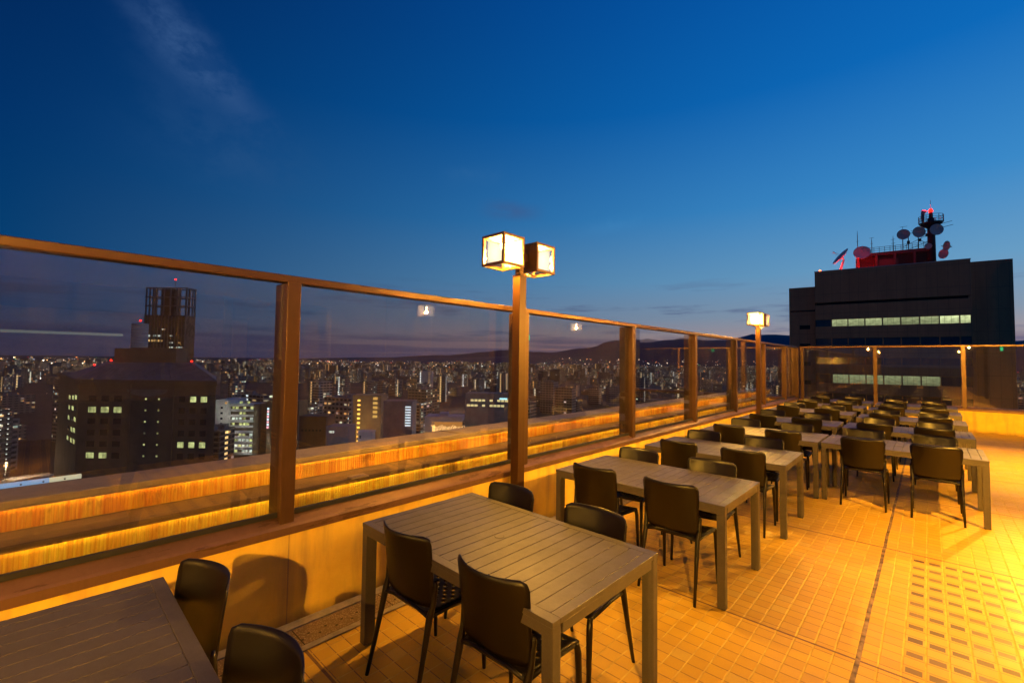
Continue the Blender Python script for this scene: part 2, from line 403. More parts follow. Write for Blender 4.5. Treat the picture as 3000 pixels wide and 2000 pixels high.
# stepped outer parapet beyond the glass
op = empty('outer_parapet', (-4.3, 0, 0), 0, 'stepped outer parapet clad in streaked yellow fluted panels beyond the glass', 'parapet')
MB().box(-.34, .0, -20, YF+1.8, .46, .80).build('upper_body', M_concrete, op)
MB().box(.001, .012, -20, YF+1.4, .652, .800).build('upper_panel', M_up, op)
MB().box(-.36, .045, -20, YF+1.6, .801, .850).build('coping', M_coping, op, bevel=.006)
MB().box(.002, .325, -20, YF+1.5, .615, .648).build('shelf', M_shelf, op, bevel=.004)
MB().box(.002, .29, -20, YF+1.5, .42, .614).build('lower_body', M_concrete, op)
MB().box(.291, .303, -20, YF+1.4, .455, .613).build('lower_panel', M_lo, op)
MB().box(.304, .36, -20, YF+1.4, .41, .468).build('base_trim', M_shelf, op, bevel=.004)
MB().box(.36, 1.10, -20, YF+1.4, .2, .42).build('base_body', M_concrete, op)
M_added_strip = emit('added_warm_strip', (1, .50, .07), 21)  # unseen glowing strips added under coping and shelf to brighten the panels
MB().box(.018, .030, -20, YF+1.4, .7965, .8005).build('light_strip', M_added_strip, op)
MB().box(.307, .319, -20, YF+1.4, .6105, .6145).build('light_strip', M_added_strip, op)
MB().box(.036, .046, -20, YF+1.4, .793, .8005).build('added_coping_lip', M_coping, op)  # lip added to hide the strip under the coping
MB().box(.326, .334, -20, YF+1.4, .607, .640).build('added_shelf_lip', M_shelf, op)  # lip put in to conceal the added shelf strip
for y in (-.35, 2.05, 4.4, 6.8, 9.2, 11.6):
    MB().box(.26, .37, y, y+.17, .649, .662).build('bracket', M_coping, op, bevel=.003)
lst = empty('light_strip', (-4.75, 0, .84), 0, 'glowing blue white strip with dark bolts along the outer coping, lower left', 'light strip')
MB().box(-.02, .03, -1.5, .10, 0, .026).build('strip', emit('strip_blue', (.35, .62, 1), .75), lst)
MB().box(-.02, .03, .101, .27, 0, .026).build('strip', emit('strip_white', (1, .95, .62), .75), lst)
for k in range(9): MB().tube([(.031, -.70+k*.11, .013), (.036, -.70+k*.11, .013)], .006, 8).build('bolt', M_dark, lst)
for y in (-.5, 3.6, 7.7, 11.8):
    MB().tube([(-.30, y, .856), (-.02, y+.05, .856), (.04, y+.1, .856)], .008, 6).build('cable', M_coping, op)

# ------------------------------------------------------------------ lanterns
M_pane = glass_mat('lantern_glass', (.94, .94, .92), .06, 0); M_pane_low = glass_mat('lantern_base_glass', (.70, .70, .68), .06, 0)
def diffuser_mat():
    m, t = newmat('lantern_diffuser')
    e = t.n('ShaderNodeEmission'); P = t.n('ShaderNodeTexCoord').outputs['Object']
    r_ = t.vm('LENGTH', t.scale(P, (1, 1, .75)), out=1)
    e.inputs[0].default_value = (1, .76, .42, 1); t.put(e.inputs[1], t.mr(r_, .10, .17, 6.0, 2.4))
    tr = t.n('ShaderNodeBsdfTransparent'); mx = t.n('ShaderNodeMixShader'); mx.inputs[0].default_value = .22
    t.put(mx.inputs[1], tr.outputs[0]); t.put(mx.inputs[2], e.outputs[0]); t.out(mx.outputs[0]); return m
M_diff = diffuser_mat(); M_bulb = emit('bulb_glow', (1, .72, .38), 42)
M_inner = simple('lantern_lining', (.80, .74, .60), .6)
def lantern(parent, name, c, solid, power):
    """cube lantern centred at c; solid = set of faces ('-y','+y','-x','+x','+z') closed with sheet metal"""
    h, b = .15, .025
    L = empty(name, c); L.parent = parent
    fr = MB()
    for sx in (-1, 1):
        for sy in (-1, 1):
            fr.box(*sorted((sx*h, sx*(h-b))), *sorted((sy*h, sy*(h-b))), -h, h)
    for sz in (-1, 1):
        for s_ in (-1, 1):
            fr.box(-h+b, h-b, *sorted((s_*h, s_*(h-b))), *sorted((sz*h, sz*(h-b))))
            fr.box(*sorted((s_*h, s_*(h-b))), -h+b, h-b, *sorted((sz*h, sz*(h-b))))
    # the lantern is an Empty used as a part: frame, panes and bulb are its pieces
    fr.build('frame', M_cubef, L, bevel=.0015, segs=1)
    for key, ax, sg in (('-x', 0, -1), ('+x', 0, 1), ('-y', 1, -1), ('+y', 1, 1), ('+z', 2, 1), ('-z', 2, -1)):
        lo, hi = [-h+b]*3, [h-b]*3
        lo[ax], hi[ax] = sorted((sg*(h-.004), sg*(h-.009)))
        if key in solid:
            MB().box(lo[0], hi[0], lo[1], hi[1], lo[2], hi[2]).build('cover', M_cubef, L)
            lo[ax], hi[ax] = sorted((sg*(h-.0095), sg*(h-.012)))
            MB().box(lo[0], hi[0], lo[1], hi[1], lo[2], hi[2]).build('lining', M_inner, L)
        else:
            MB().box(lo[0], hi[0], lo[1], hi[1], lo[2], hi[2]).build('pane', M_pane_low if key == '-z' else M_pane, L)
    d = MB(); q = .108
    for sg in (-1, 1):
        d.add([(sg*q, -q, -q), (sg*q, q, -q), (sg*q, q, q), (sg*q, -q, q)], [(0, 1, 2, 3)])
        d.add([(-q, sg*q, -q), (q, sg*q, -q), (q, sg*q, q), (-q, sg*q, q)], [(0, 1, 2, 3)])
    d.build('diffuser', M_diff, L)
    MB().tube([(0, 0, z) for z in (.026, .032, .045, .07, .09, .1)], [.006, .022, .031, .031, .018, .015], 12).build('bulb', M_bulb, L)
    MB().tube([(0, 0, .1), (0, 0, .135)], .017, 10).build('socket', M_inner, L)
    li = bpy.data.lights.new('bulb_light', 'POINT'); li.energy = power; li.color = LAMPC; li.shadow_soft_size = .022
    lo_ = bpy.data.objects.new('bulb_light', li); COL.objects.link(lo_); lo_.parent = L; lo_.location = (0, 0, -.025)
    return L
PW = 520
def lamp_post(y, label):
    r_ = empty('lamp_post', (-3.05, y, 0), 0, label, 'lamp post', 'twin cube lamp posts along the fence')
    MB().box(-.05, .05, -.05, .05, 0, 2.64).build('pole', M_pole, r_, bevel=.003)
    MB().box(-.028, .028, -.03, .03, 2.641, 2.80).build('neck', M_cubef, r_, bevel=.002)
    MB().box(-.03, .03, -.095, .095, 2.801, 2.88).build('bracket', M_cubef, r_, bevel=.002)
    cb = MB()
    for k in range(4):
        a = k*1.7
        cb.tube([(.0+.05*math.sin(a+j*.8), -.06+.045*j, 2.655+.022*math.sin(j*1.9+a)) for j in range(5)], .0028, 5)
    cb.build('loose_cable', M_coping, r_)
    lantern(r_, 'lantern', (0, -.245, 2.84), {'+y', '+z'}, PW)
    lantern(r_, 'lantern', (0, .245, 2.84), {'-y', '+z'}, PW)
    return r_
lamp_post(3.36, 'bronze lamp post with two lit cube lanterns standing at the nearer fence bay')
lamp_post(12.13, 'far bronze lamp post with two lit cube lanterns near the end of the fence')
lamp_post(-5.41, 'bronze twin cube lamp post behind the viewpoint, seen only as a reflection')
lamp_post(-14.2, 'bronze twin cube lamp post at the rear of the terrace, mirrored in far glass')

# ------------------------------------------------------------------ service building on the right (seen in the glass)
M_panel = simple('facade_panel', (.20, .17, .15), .5, .1, .15, 2)
M_white = simple('painted_white', (.65, .62, .55), .6)
sb = empty('service_building', (2.05, 0, 0), 0, 'panelled rooftop building whose lit wall shows as a reflection in the fence', 'building')
pan = MB()
y = 3.9
while y < 16.6:
    pan.box(0, .12, y+.006, min(y+1.2, 16.6)-.006, 0, 3.55); y += 1.2
pan.build('wall', M_panel, sb, bevel=.004, segs=1)
MB().box(.12, 6, 3.9, 16.4, 0, 3.5).build('core', M_panel, sb)
MB().box(-.1, 6, -3.2, 3.895, 2.75, 3.55).build('fascia', M_panel, sb)
MB().box(5, 6, -3.2, 3.89, 0, 2.74).build('back_wall', M_white, sb)
MB().box(.0, .9, -20, -3.21, 0, 3.55).build('wall', M_panel, sb)
MB().box(.9, 1.3, .2, 3.0, 0, 1.05).build('counter', M_dark, sb, bevel=.01)
for yy in (-.6, 2.2): MB().tube([(.2, yy, 0), (.2, yy, 2.745)], .07, 12).build('column', M_dark, sb)
M_fl = emit('tube_light', (.92, 1, .62), .6); M_cool = emit('cool_sign', (.5, .8, 1), 5); M_red = emit('red_lamp', (1, .012, .006), 9)
M_warmb = emit('warm_bulb', (1, .45, .08), 9); M_green = emit('exit_green', (.05, 1, .35), 3)
tl = MB(); tl.box(3.6, 3.66, -.6, 1.2, 2.16, 2.21); tl.build('strip_light', M_fl, sb)
MB().box(-.06, -.003, 9.45, 9.75, 2.35, 2.5).build('exit_lamp', M_green, sb)
for i, y in enumerate((-2.2, 5.9, 11.7, -8.2, -14.0)):
    wl = empty('wall_lantern', (0, 0, 0), 0, ['lit cube lantern on the open corner of the rooftop building, out of the frame', 'lit cube lantern on the building wall, the larger one mirrored in the glass', 'lit cube lantern on the building wall, the smaller one mirrored in the glass', 'lit cube lantern behind the viewpoint mirrored in the far glass', 'farthest lit cube lantern behind the viewpoint mirrored in the far glass'][i], 'wall lamp', 'cube lanterns on the building wall')
    lantern(wl, 'lantern', (1.72, y, 2.84), {'+x', '+z'}, 3150 if y > 0 else 2800 if y > -5 else 700)
    MB().box(1.87, 2.049, y-.05, y+.05, 2.78, 2.9).build('bracket', M_cubef, wl)

# ------------------------------------------------------------------ chairs
def seat_mb():
    mb = MB(); N = 12
    def P(i, j):
        u, v = i/N*2-1, j/N*2-1
        wd = .205+.018*v; x = u*wd; y = v*.190+.015
        z = .452-.012*(1-u*u)*(1-v*v*.5)-(.018*max(0, v-.75)*4)**1.0*.6
        return Vector((x, y, z))
    for i in range(N):
        for j in range(N):
            g = lambda a, b: P(i+a, j+b)
            ring = [g(0, 0), g(.5, 0), g(1, 0), g(1, .5), g(1, 1), g(.5, 1), g(0, 1), g(0, .5)]
            if 1 <= i <= N-2 and 1 <= j <= N-2 and (i+j) % 2 == 0:
                inner = [g(.5+.40*math.cos(a), .5+.30*math.sin(a)) for a in [R(225+45*k) for k in range(8)]]
                mb.add(ring+inner, [(k, (k+1) % 8, 8+(k+1) % 8, 8+k) for k in range(8)], smooth=True)
            else: mb.add(ring, [tuple(range(8))], smooth=True)
    return mb
def back_mb():
    mb = MB(); NU, NV = 16, 12; vs = []
    for j in range(NV+1):
        for i in range(NU+1):
            u, v = i/NU*2-1, j/NV
            c = max(0, abs(u)-.92)/.08
            top = .852-.014*(1-math.sqrt(max(0, 1-c*c)))+.004*(u*u)
            bot = .462+.02*u*u
            wd = .212+.014*v-.012*max(0, (v-.93)/.07)**2
            z = bot+(top-bot)*v
            vs.append((u*wd, -.178-.086*v**1.15+(.026+.052*v)*u*u, z))
    fs = [(j*(NU+1)+i, j*(NU+1)+i+1, (j+1)*(NU+1)+i+1, (j+1)*(NU+1)+i) for j in range(NV) for i in range(NU)]
    return mb.add(vs, fs, smooth=True)
def make_chair():
    r_ = empty('terrace_chair', (0, 0, 0))
    seat_mb().build('seat', M_resin, r_, solid=.007)
    back_mb().build('backrest', M_resin, r_, solid=.0065)
    for s_ in (-1, 1):
        MB().tube([(s_*.213, -.143, .62), (s_*.217, -.141, .595), (s_*.212, -.150, .50), (s_*.206, -.168, .44), (s_*.212, -.212, .24), (s_*.220, -.268, 0)],
                  [.006, .013, .014, .019, .014, .0105], 12).build('leg', M_resin, r_)
        MB().tube([(s_*.205, .16, .436), (s_*.212, .195, .425), (s_*.216, .205, .38), (s_*.222, .222, 0)], [.010, .016, .017, .0105], 12).build('leg', M_resin, r_)
        MB().tube([(s_*.203, -.172, .436), (s_*.205, -.05, .440), (s_*.213, .17, .432)], .0115, 8).build('seat_rail', M_resin, r_)
    MB().tube([(-.205, -.172, .436), (-.10, -.178, .458), (0, -.18, .462), (.10, -.178, .458), (.205, -.172, .436)], .010, 8).build('seat_rail', M_resin, r_)
    return r_
chair0 = make_chair(); used = [False]
def place_chair(x, y, rz, label):
    c = chair0 if not used[0] else copy_tree(chair0); used[0] = True
    c.location = (x, y, 0); c.rotation_euler = (0, 0, rz)
    tag(c, label, 'chair', 'brown resin chairs at the terrace tables')

# ------------------------------------------------------------------ tables
TL, TW, TH = 1.53, .92, .74
def make_table():
    r_ = empty('slatted_table', (0, 0, 0))
    hx, hy = TL/2, TW/2
    top = MB(); b = .052
    top.box(-hx, hx, -hy, -hy+b, TH-.024, TH).box(-hx, hx, hy-b, hy, TH-.024, TH)
    top.box(-hx, -hx+b, -hy+b+.0005, hy-b-.0005, TH-.024, TH).box(hx-b, hx, -hy+b+.0005, hy-b-.0005, TH-.024, TH)
    n = 17; x = -hx+b+.004; pitch = (2*hx-2*b-.004)/n
    for k in range(n): top.box(x+k*pitch, x+(k+1)*pitch-.004, -hy+b+.001, hy-b-.001, TH-.022, TH-.0008)
    top.build('tabletop', M_table, r_, bevel=.0012, segs=1)
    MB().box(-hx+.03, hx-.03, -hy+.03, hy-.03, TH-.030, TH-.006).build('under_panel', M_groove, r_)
    ap = MB(); z0, z1 = TH-.068, TH-.0245
    ap.box(-hx+.05, hx-.05, -hy+.002, -hy+.022, z0, z1).box(-hx+.05, hx-.05, hy-.022, hy-.002, z0, z1)
    ap.box(-hx+.002, -hx+.022, -hy+.07, hy-.07, z0, z1).box(hx-.022, hx-.002, -hy+.07, hy-.07, z0, z1)
    ap.build('apron', M_table, r_, bevel=.001, segs=1)
    for sx in (-1, 1):
        for sy in (-1, 1):
            ox, oy = sx*(hx-.001), sy*(hy-.001); wx, wy = .056, .070
            poly = [(ox-sx*wx, oy), (ox-sx*wx, oy-sy*wy)]
            rr = .026
            poly += [(ox-sx*rr+sx*rr*math.cos(a), oy-sy*wy+sy*rr-sy*rr*math.sin(a)) for a in [R(90-15*k) for k in range(7)]]
            poly += [(ox, oy-sy*.004), (ox-sx*.004, oy)]
            if sx*sy < 0: poly = poly[::-1]
            MB().prism(poly, 0.004, TH-.0245).build('leg', M_table, r_)
            MB().box(*sorted((ox-sx*.006, ox-sx*(wx-.006))), *sorted((oy-sy*.006, oy-sy*(wy-.006))), 0, .006).build('foot_pad', M_groove, r_)
    cap = MB(); cap.tube([(0, 0, TH-.0005), (0, 0, TH+.0015)], .026, 28)
    cap.build('parasol_hole_cap', M_table, r_)
    rg = MB(); N = 32
    rg.add([(.0262*math.cos(a), .0262*math.sin(a), TH+.0004) for a in [2*math.pi*k/N for k in range(N)]]+[(.0288*math.cos(a), .0288*math.sin(a), TH+.0004) for a in [2*math.pi*k/N for k in range(N)]],
           [(k, (k+1) % N, N+(k+1) % N, N+k) for k in range(N)])
    rg.build('cap_groove', M_groove, r_)
    return r_
table0 = make_table(); tused = [False]
ORD = ['corner', 'first whole', 'second', 'third', 'fourth', 'fifth', 'sixth', 'seventh', 'eighth']
ORD2 = ['first', 'second', 'third', 'fourth', 'fifth']
def place_table(x0, y0, label, rz=0):
    c = table0 if not tused[0] else copy_tree(table0); tused[0] = True
    c.location = (x0+TL/2, y0+TW/2, 0); c.rotation_euler = (0, 0, rz)
    tag(c, label, 'table', 'slatted grey brown tables in two columns')
LEFT = [(-2.655, -.475), (-2.632, 1.445), (-2.625, 3.44), (-2.612, 5.235), (-2.62, 7.10), (-2.66, 9.05), (-2.69, 11.30), (-2.66, 13.25), (-2.66, 15.05)]
RIGHT = [(-1.062, 7.14), (-1.06, 9.07), (-1.05, 10.97), (-1.04, 12.98), (-1.04, 14.83)]
rj = random.Random(3)
for k, (x, y) in enumerate(LEFT):
    nm = f'the {ORD[k]} fence column table' if k else 'the cropped lower left table'
    place_table(x, y, 'slatted grey brown table cropped by the lower left corner of the photo' if k == 0 else f'slatted grey brown table, {ORD[k]} from the camera in the column beside the fence', R(rj.uniform(-.6, .6)))
    if k == 0: spec = [('f', .325, 0), ('f', .975, 0)]
    else: spec = [('n', .43 if k > 1 else .515, 0), ('n', 1.12 if k > 1 else 1.175, 0), ('f', .385, 0), ('f', 1.11, 0)]
    for side, dx_, _ in spec:
        jx, jr = rj.uniform(-.012, .012), rj.uniform(-2, 2)
        w_ = 'fence side' if dx_ < .7 else 'aisle side'
        if k == 0: place_chair(-2.27 if dx_ < .7 else -1.54, .345 if dx_ < .7 else .355, R(190 if dx_ < .7 else 190), f'{w_} chair on the far side of {nm}')
        elif side == 'n': place_chair(x+dx_+jx, y+.175+rj.uniform(-.015, .015), R(jr), f'{w_} chair on the near side of {nm}')
        else: place_chair(x+dx_+jx, y+TW-.175+rj.uniform(-.015, .015)+(.02 if k else .14), R(180+jr+(-6 if k == 0 else 0)), f'{w_} chair on the far side of {nm}')
for k, (x, y) in enumerate(RIGHT):
    nm = f'the {ORD2[k]} table of the right column'
    place_table(x, y, f'slatted grey brown table, {ORD2[k]} from the camera in the right hand column', R(rj.uniform(-.5, .5)))
    for side, dx_ in (('n', .42), ('n', 1.12), ('f', .40), ('f', 1.11)):
        jx, jr = rj.uniform(-.015, .015), rj.uniform(-2, 2)
        w_ = 'left hand' if dx_ < .7 else 'right hand'
        if side == 'n': place_chair(x+dx_+jx, y+.175+rj.uniform(-.02, .01), R(jr), f'{w_} chair on the near side of {nm}')
        else: place_chair(x+dx_+jx, y+TW-.165+rj.uniform(-.01, .02), R(180+jr), f'{w_} chair on the far side of {nm}')

# ------------------------------------------------------------------ city ground, hills
GZ = -76
M_ground = simple('city_ground', (.035, .035, .04), .9, 0, .4, .02)
tag(MB().add([(-26000, -16000, GZ), (16000, -16000, GZ), (16000, 26000, GZ), (-26000, 26000, GZ)], [(0, 1, 2, 3)]).build('ground', M_ground), kind='structure')
def hills(name, d, az0, az1, prof, col, seed, depth):
    m, t = newmat(name+'_cover'); n = t.noise(obj_co(t), .0012, 6, .6)
    t.out(t.pbr(t.mix(n, tuple(v*.8 for v in col)+(1,), tuple(v*1.2 for v in col)+(1,)), 1))
    mb = MB(); N = 160; vs = []; rows = [(0, 0), (.35, .55), (.7, .9), (1, 1), (1.5, .7), (2.2, 0)]
    for i in range(N+1):
        a = R(az0+(az1-az0)*i/N); dg = az0+(az1-az0)*i/N
        h = 0
        for (p0, h0), (p1, h1) in zip(prof, prof[1:]):
            if min(p0, p1) <= dg <= max(p0, p1):
                q = (dg-p0)/(p1-p0); q = q*q*(3-2*q); h = h0+(h1-h0)*q
        h *= 1+.16*noise.noise(Vector((dg*.22, seed, 0)))+.07*noise.noise(Vector((dg*.9, seed, 3)))
        for rr, hh in rows:
            D = d+depth*(rr-1); vs.append((-math.sin(a)*D, math.cos(a)*D, GZ+(h-GZ)*hh if hh else GZ-5))
    K = len(rows)
    fs = [(i*K+j, (i+1)*K+j, (i+1)*K+j+1, i*K+j+1) for i in range(N) for j in range(K-1)]
    return tag(mb.add(vs, fs, smooth=True).build(name, m), kind='structure')
# azimuth is measured from +Y towards -X
hills('hills', 11000, 62, -60, [(62, 0), (50, 40), (40, 120), (34, 300), (30, 520), (25, 560), (20, 600), (17.5, 560), (14, 640), (8, 600), (2, 560), (-6, 420), (-8, 560), (-20, 500), (-60, 300)], (.030, .050, .105), 1.7, 2600)
hills('hills', 15000, 115, 36, [(115, -60), (95, -60), (84, -60), (70, -40), (60, 20), (52, 130), (44, 300), (36, 260)], (.028, .040, .085), 5.1, 3000)

# ------------------------------------------------------------------ facades
def facade_mat():
    """flats and offices by night: wall colour, window openings and lit rooms come from the UV (metres); u/400 picks the building"""
    m, t = newmat('city_facade'); uv = t.n('ShaderNodeUVMap').outputs[0]; u, v, _ = t.sep(uv)
    bid = t.m('FLOOR', t.m('DIVIDE', u, 400)); side = t.m('FLOOR', t.m('DIVIDE', u, 100))
    rb = t.sep(t.wn(t.comb(bid, 1, 0), 'Color')); rs = t.sep(t.wn(t.comb(side, 5, 0), 'Color'))
    fh = t.m('ADD', 2.9, t.m('MULTIPLY', rb[0], .8)); bw = t.m('ADD', 2.4, t.m('MULTIPLY', rb[1], 3.2))
    cu, cv = t.m('FLOOR', t.m('DIVIDE', u, bw)), t.m('FLOOR', t.m('DIVIDE', v, fh))
    fu, fv = t.m('FRACT', t.m('DIVIDE', u, bw)), t.m('FRACT', t.m('DIVIDE', v, fh))
    ww = t.m('ADD', .18, t.m('MULTIPLY', rb[2], .26))
    win = t.m('MULTIPLY', t.m('LESS_THAN', t.m('ABSOLUTE', t.m('SUBTRACT', fu, .5)), ww), t.m('LESS_THAN', t.m('ABSOLUTE', t.m('SUBTRACT', fv, .52)), .22))
    rc = t.sep(t.wn(t.comb(cu, cv, bid), 'Color')); flo = t.wn(t.comb(cv, bid, 2))
    clus = t.noise(t.comb(t.m('MULTIPLY', u, .05), t.m('MULTIPLY', v, .06), bid), 1, 2)
    thr = t.m('ADD', t.m('SUBTRACT', .995, t.m('MULTIPLY', t.m('POWER', rs[0], 2), .30)), t.m('MULTIPLY', t.m('SUBTRACT', .5, clus), .5))
    dn = t.noise(t.scale(pos(t), (.0022, .0022, 0)), 1, 3); thr = t.m('ADD', thr, t.mr(dn, .38, .62, .14, -.14))
    lit = t.m('MULTIPLY', win, t.m('GREATER_THAN', rc[0], thr))
    # open access galleries: one lamp per door on every floor of some sides
    gal = t.m('GREATER_THAN', rs[1], .91)
    cpos = t.m('MULTIPLY', t.m('LESS_THAN', t.m('ABSOLUTE', t.m('SUBTRACT', fu, .5)), .10), t.m('LESS_THAN', t.m('ABSOLUTE', t.m('SUBTRACT', fv, .75)), .09))
    stair = t.m('LESS_THAN', t.m('ABSOLUTE', t.m('SUBTRACT', t.m('FRACT', t.m('DIVIDE', u, 100)), t.m('ADD', .03, t.m('MULTIPLY', rs[2], .06)))), .013)
    sl = t.m('MULTIPLY', t.m('MULTIPLY', stair, t.m('GREATER_THAN', rs[2], .78)), t.m('LESS_THAN', t.m('ABSOLUTE', t.m('SUBTRACT', fv, .6)), .24))
    gl_ = t.m('MULTIPLY', t.m('MULTIPLY', gal, cpos), t.m('GREATER_THAN', rc[2], .12))
    wallc = t.ramp(rb[0], [(0, (.10, .085, .07)), (.25, (.24, .21, .18)), (.5, (.15, .10, .075)), (.75, (.33, .31, .29)), (1, (.08, .085, .10))])
    dirt = t.noise(t.scale(pos(t), (.15, .15, .05)), 1, 4)
    wallc = t.mix(t.mr(dirt, .4, .7, 0, .35), wallc, (.05, .05, .05, 1))
    band = t.m('MULTIPLY', t.m('LESS_THAN', fv, .16), .4)
    wallc = t.mix(band, wallc, (.40, .38, .36, 1))
    wallc = t.mix(win, wallc, (.02, .025, .035, 1))
    lc = t.ramp(rc[1], [(0, (1, .48, .14)), (.30, (1, .66, .26)), (.55, (1, .90, .60)), (.75, (.80, 1, .72)), (.92, (.62, .85, 1)), (1, (1, .35, .08))])
    gc = t.ramp(rs[0], [(0, (1, .52, .12)), (.5, (1, .75, .35)), (.8, (.9, 1, .85)), (1, (.75, .9, 1))])
    br = t.m('MULTIPLY', t.m('ADD', .25, t.m('POWER', rc[2], 3)), 1.6)
    dist = t.vm('LENGTH', pos(t), out=1)
    es = t.m('MULTIPLY', lit, br); gs = t.m('MULTIPLY', t.m('MAXIMUM', gl_, sl), 1.5)
    ec = t.mix(t.m('GREATER_THAN', gs, .1), lc, gc); es = t.m('ADD', es, gs)
    t.out(t.pbr(wallc, .75, 0, None, None, ec, es)); return m
M_fac = facade_mat(); M_roof = simple('city_roof', (.18, .18, .18), .9, 0, .4, .3)
bid = [1]
def city_box(mb, cx, cy, lx, ly, rot, z0, z1, roofkit=True):
    c, s_ = math.cos(rot), math.sin(rot); b = bid[0]; bid[0] += 1
    pl = [(cx+c*a*lx/2-s_*q*ly/2, cy+s_*a*lx/2+c*q*ly/2) for a, q in ((-1, -1), (1, -1), (1, 1), (-1, 1))]
    for i in range(4):
        (xa, ya), (xb, yb) = pl[i], pl[(i+1) % 4]; L = math.hypot(xb-xa, yb-ya); u0_ = b*400+i*100+2
        mb.add([(xa, ya, z0), (xb, yb, z0), (xb, yb, z1), (xa, ya, z1)], [(0, 1, 2, 3)], [[(u0_, 0), (u0_+L, 0), (u0_+L, z1-z0), (u0_, z1-z0)]], mi=0)
    mb.add([(x, y, z1-.6) for x, y in pl], [(0, 1, 2, 3)], mi=1)
    if roofkit:
        for _ in range(random.choice((1, 2, 2, 3))):
            px, py = random.uniform(-.28, .28)*lx, random.uniform(-.28, .28)*ly
            hull_box(mb, cx+c*px-s_*py, cy+s_*px+c*py, z1-.6, z1+random.uniform(1.2, 3.8), lx*random.uniform(.14, .34), ly*random.uniform(.16, .4), rot)
            for k in range(6): mb.mi[-1-k] = 1
# placement: keep landmark sight lines and footprints clear
KEEP = []   # (x, y, radius)
def polar(az_, d): a = R(az_); return -math.sin(a)*d, math.cos(a)*d
def free(x, y, r_):
    return all((x-a)**2+(y-b)**2 > (r_+c)**2 for a, b, c in KEEP)
KEEP += [(-184, 26, 36), (-480, 84, 34), (-310, 38, 12), (-225, 30, 40), (-322, 92, 26), (-155, 127, 17), (-262, 252, 30), (-233, 148, 14), (-283, 152, 14), (-170, 84, 13), (-158, 93, 6), (-205, 92, 12), (6, 122, 38), (-668, 475, 12)]
grid_rot = R(18)
def max_top(az_, d):
    """skyline limit so that near blocks stay below the roofs seen in the photograph"""
    if d < 240: return -34
    if d < 420: return -26
    if d < 800: return -20
    return 6
QW = lambda a: 'first pane' if a > 68 else 'second pane' if a > 43 else 'middle panes' if a > 22 else 'last panes' if a > 12 else 'far right glass'
blocks = []
tries = 0
rc_ = random.Random(11)
while len(blocks) < 285 and tries < 20000:
    tries += 1
    az_ = rc_.uniform(-16, 97); d = 120+rc_.random()**1.35*1900
    if az_ > 60 and d < 215: continue
    x, y = polar(az_, d)
    lx, ly = rc_.uniform(11, 30), rc_.uniform(11, 24)
    if az_ < 17 and d < 230: continue
    rr = max(lx, ly)*.62
    if not free(x, y, rr): continue
    hh = rc_.choice((10, 14, 18, 24, 30, 34, 40, 46)) if d > 300 else rc_.choice((12, 18, 22, 28, 34, 38, 42))
    if rc_.random() < .05 and d > 700: hh += 22
    top = min(GZ+hh, max_top(az_, d)+rc_.uniform(-5, 0))
    KEEP.append((x, y, rr*.92)); blocks.append((d, az_, x, y, lx, ly, grid_rot+R(rc_.choice((0, 0, 0, 25, -12, 90))), top))
blocks.sort()
NUMW = 'first second third fourth fifth sixth seventh eighth ninth tenth eleventh twelfth thirteenth fourteenth fifteenth sixteenth seventeenth eighteenth nineteenth twentieth'.split()
def nth(k): return NUMW[k] if k < 20 else 'twenty '+NUMW[k-20] if k < 40 else 'forty '+NUMW[(k-40) % 20]
def bkey(b): return ('tall' if b[7]-GZ > 38 else 'mid height' if b[7]-GZ > 22 else 'low', 'nearby' if b[0] < 300 else 'middle distance' if b[0] < 700 else 'distant', QW(b[1]))
for i, (d, az_, x, y, lx, ly, rot, top) in enumerate(blocks):
    mb = MB(); random.seed(i); city_box(mb, 0, 0, lx, ly, rot, GZ-.5, top)
    nm = 'apartment_block' if top-GZ > 20 else 'office_block'
    o = mb.build(nm, [M_fac, M_roof]); o.location = (x, y, 0)
    key = bkey(blocks[i]); order = sorted((bb for bb in blocks if bkey(bb) == key), key=lambda bb: -bb[1]).index(blocks[i])
    tag(o, f'{nth(order)} {key[0]} {key[1]} city block from the left through the {key[2]}', 'building', f'{key[0]} {key[1]} city blocks seen through the {key[2]}')
random.seed(99)
far = MB(); n = 0
while n < 1500:
    az_ = random.uniform(-16, 100); d = 1500+random.random()**1.2*5500
    x, y = polar(az_, d); k = 1+d/9000
    hh = random.choice((7, 9, 12, 15, 18, 22, 28, 38)); hh = hh+24 if random.random() < .03 else hh
    city_box(far, x, y, random.uniform(12, 40)*k, random.uniform(12, 26)*k, grid_rot+R(random.choice((0, 30, -20))), GZ-1, GZ+hh, roofkit=False); n += 1
tag(far.build('distant_city', [M_fac, M_roof]), 'mass of tiny lit blocks running out to the horizon', 'city', kind='stuff')
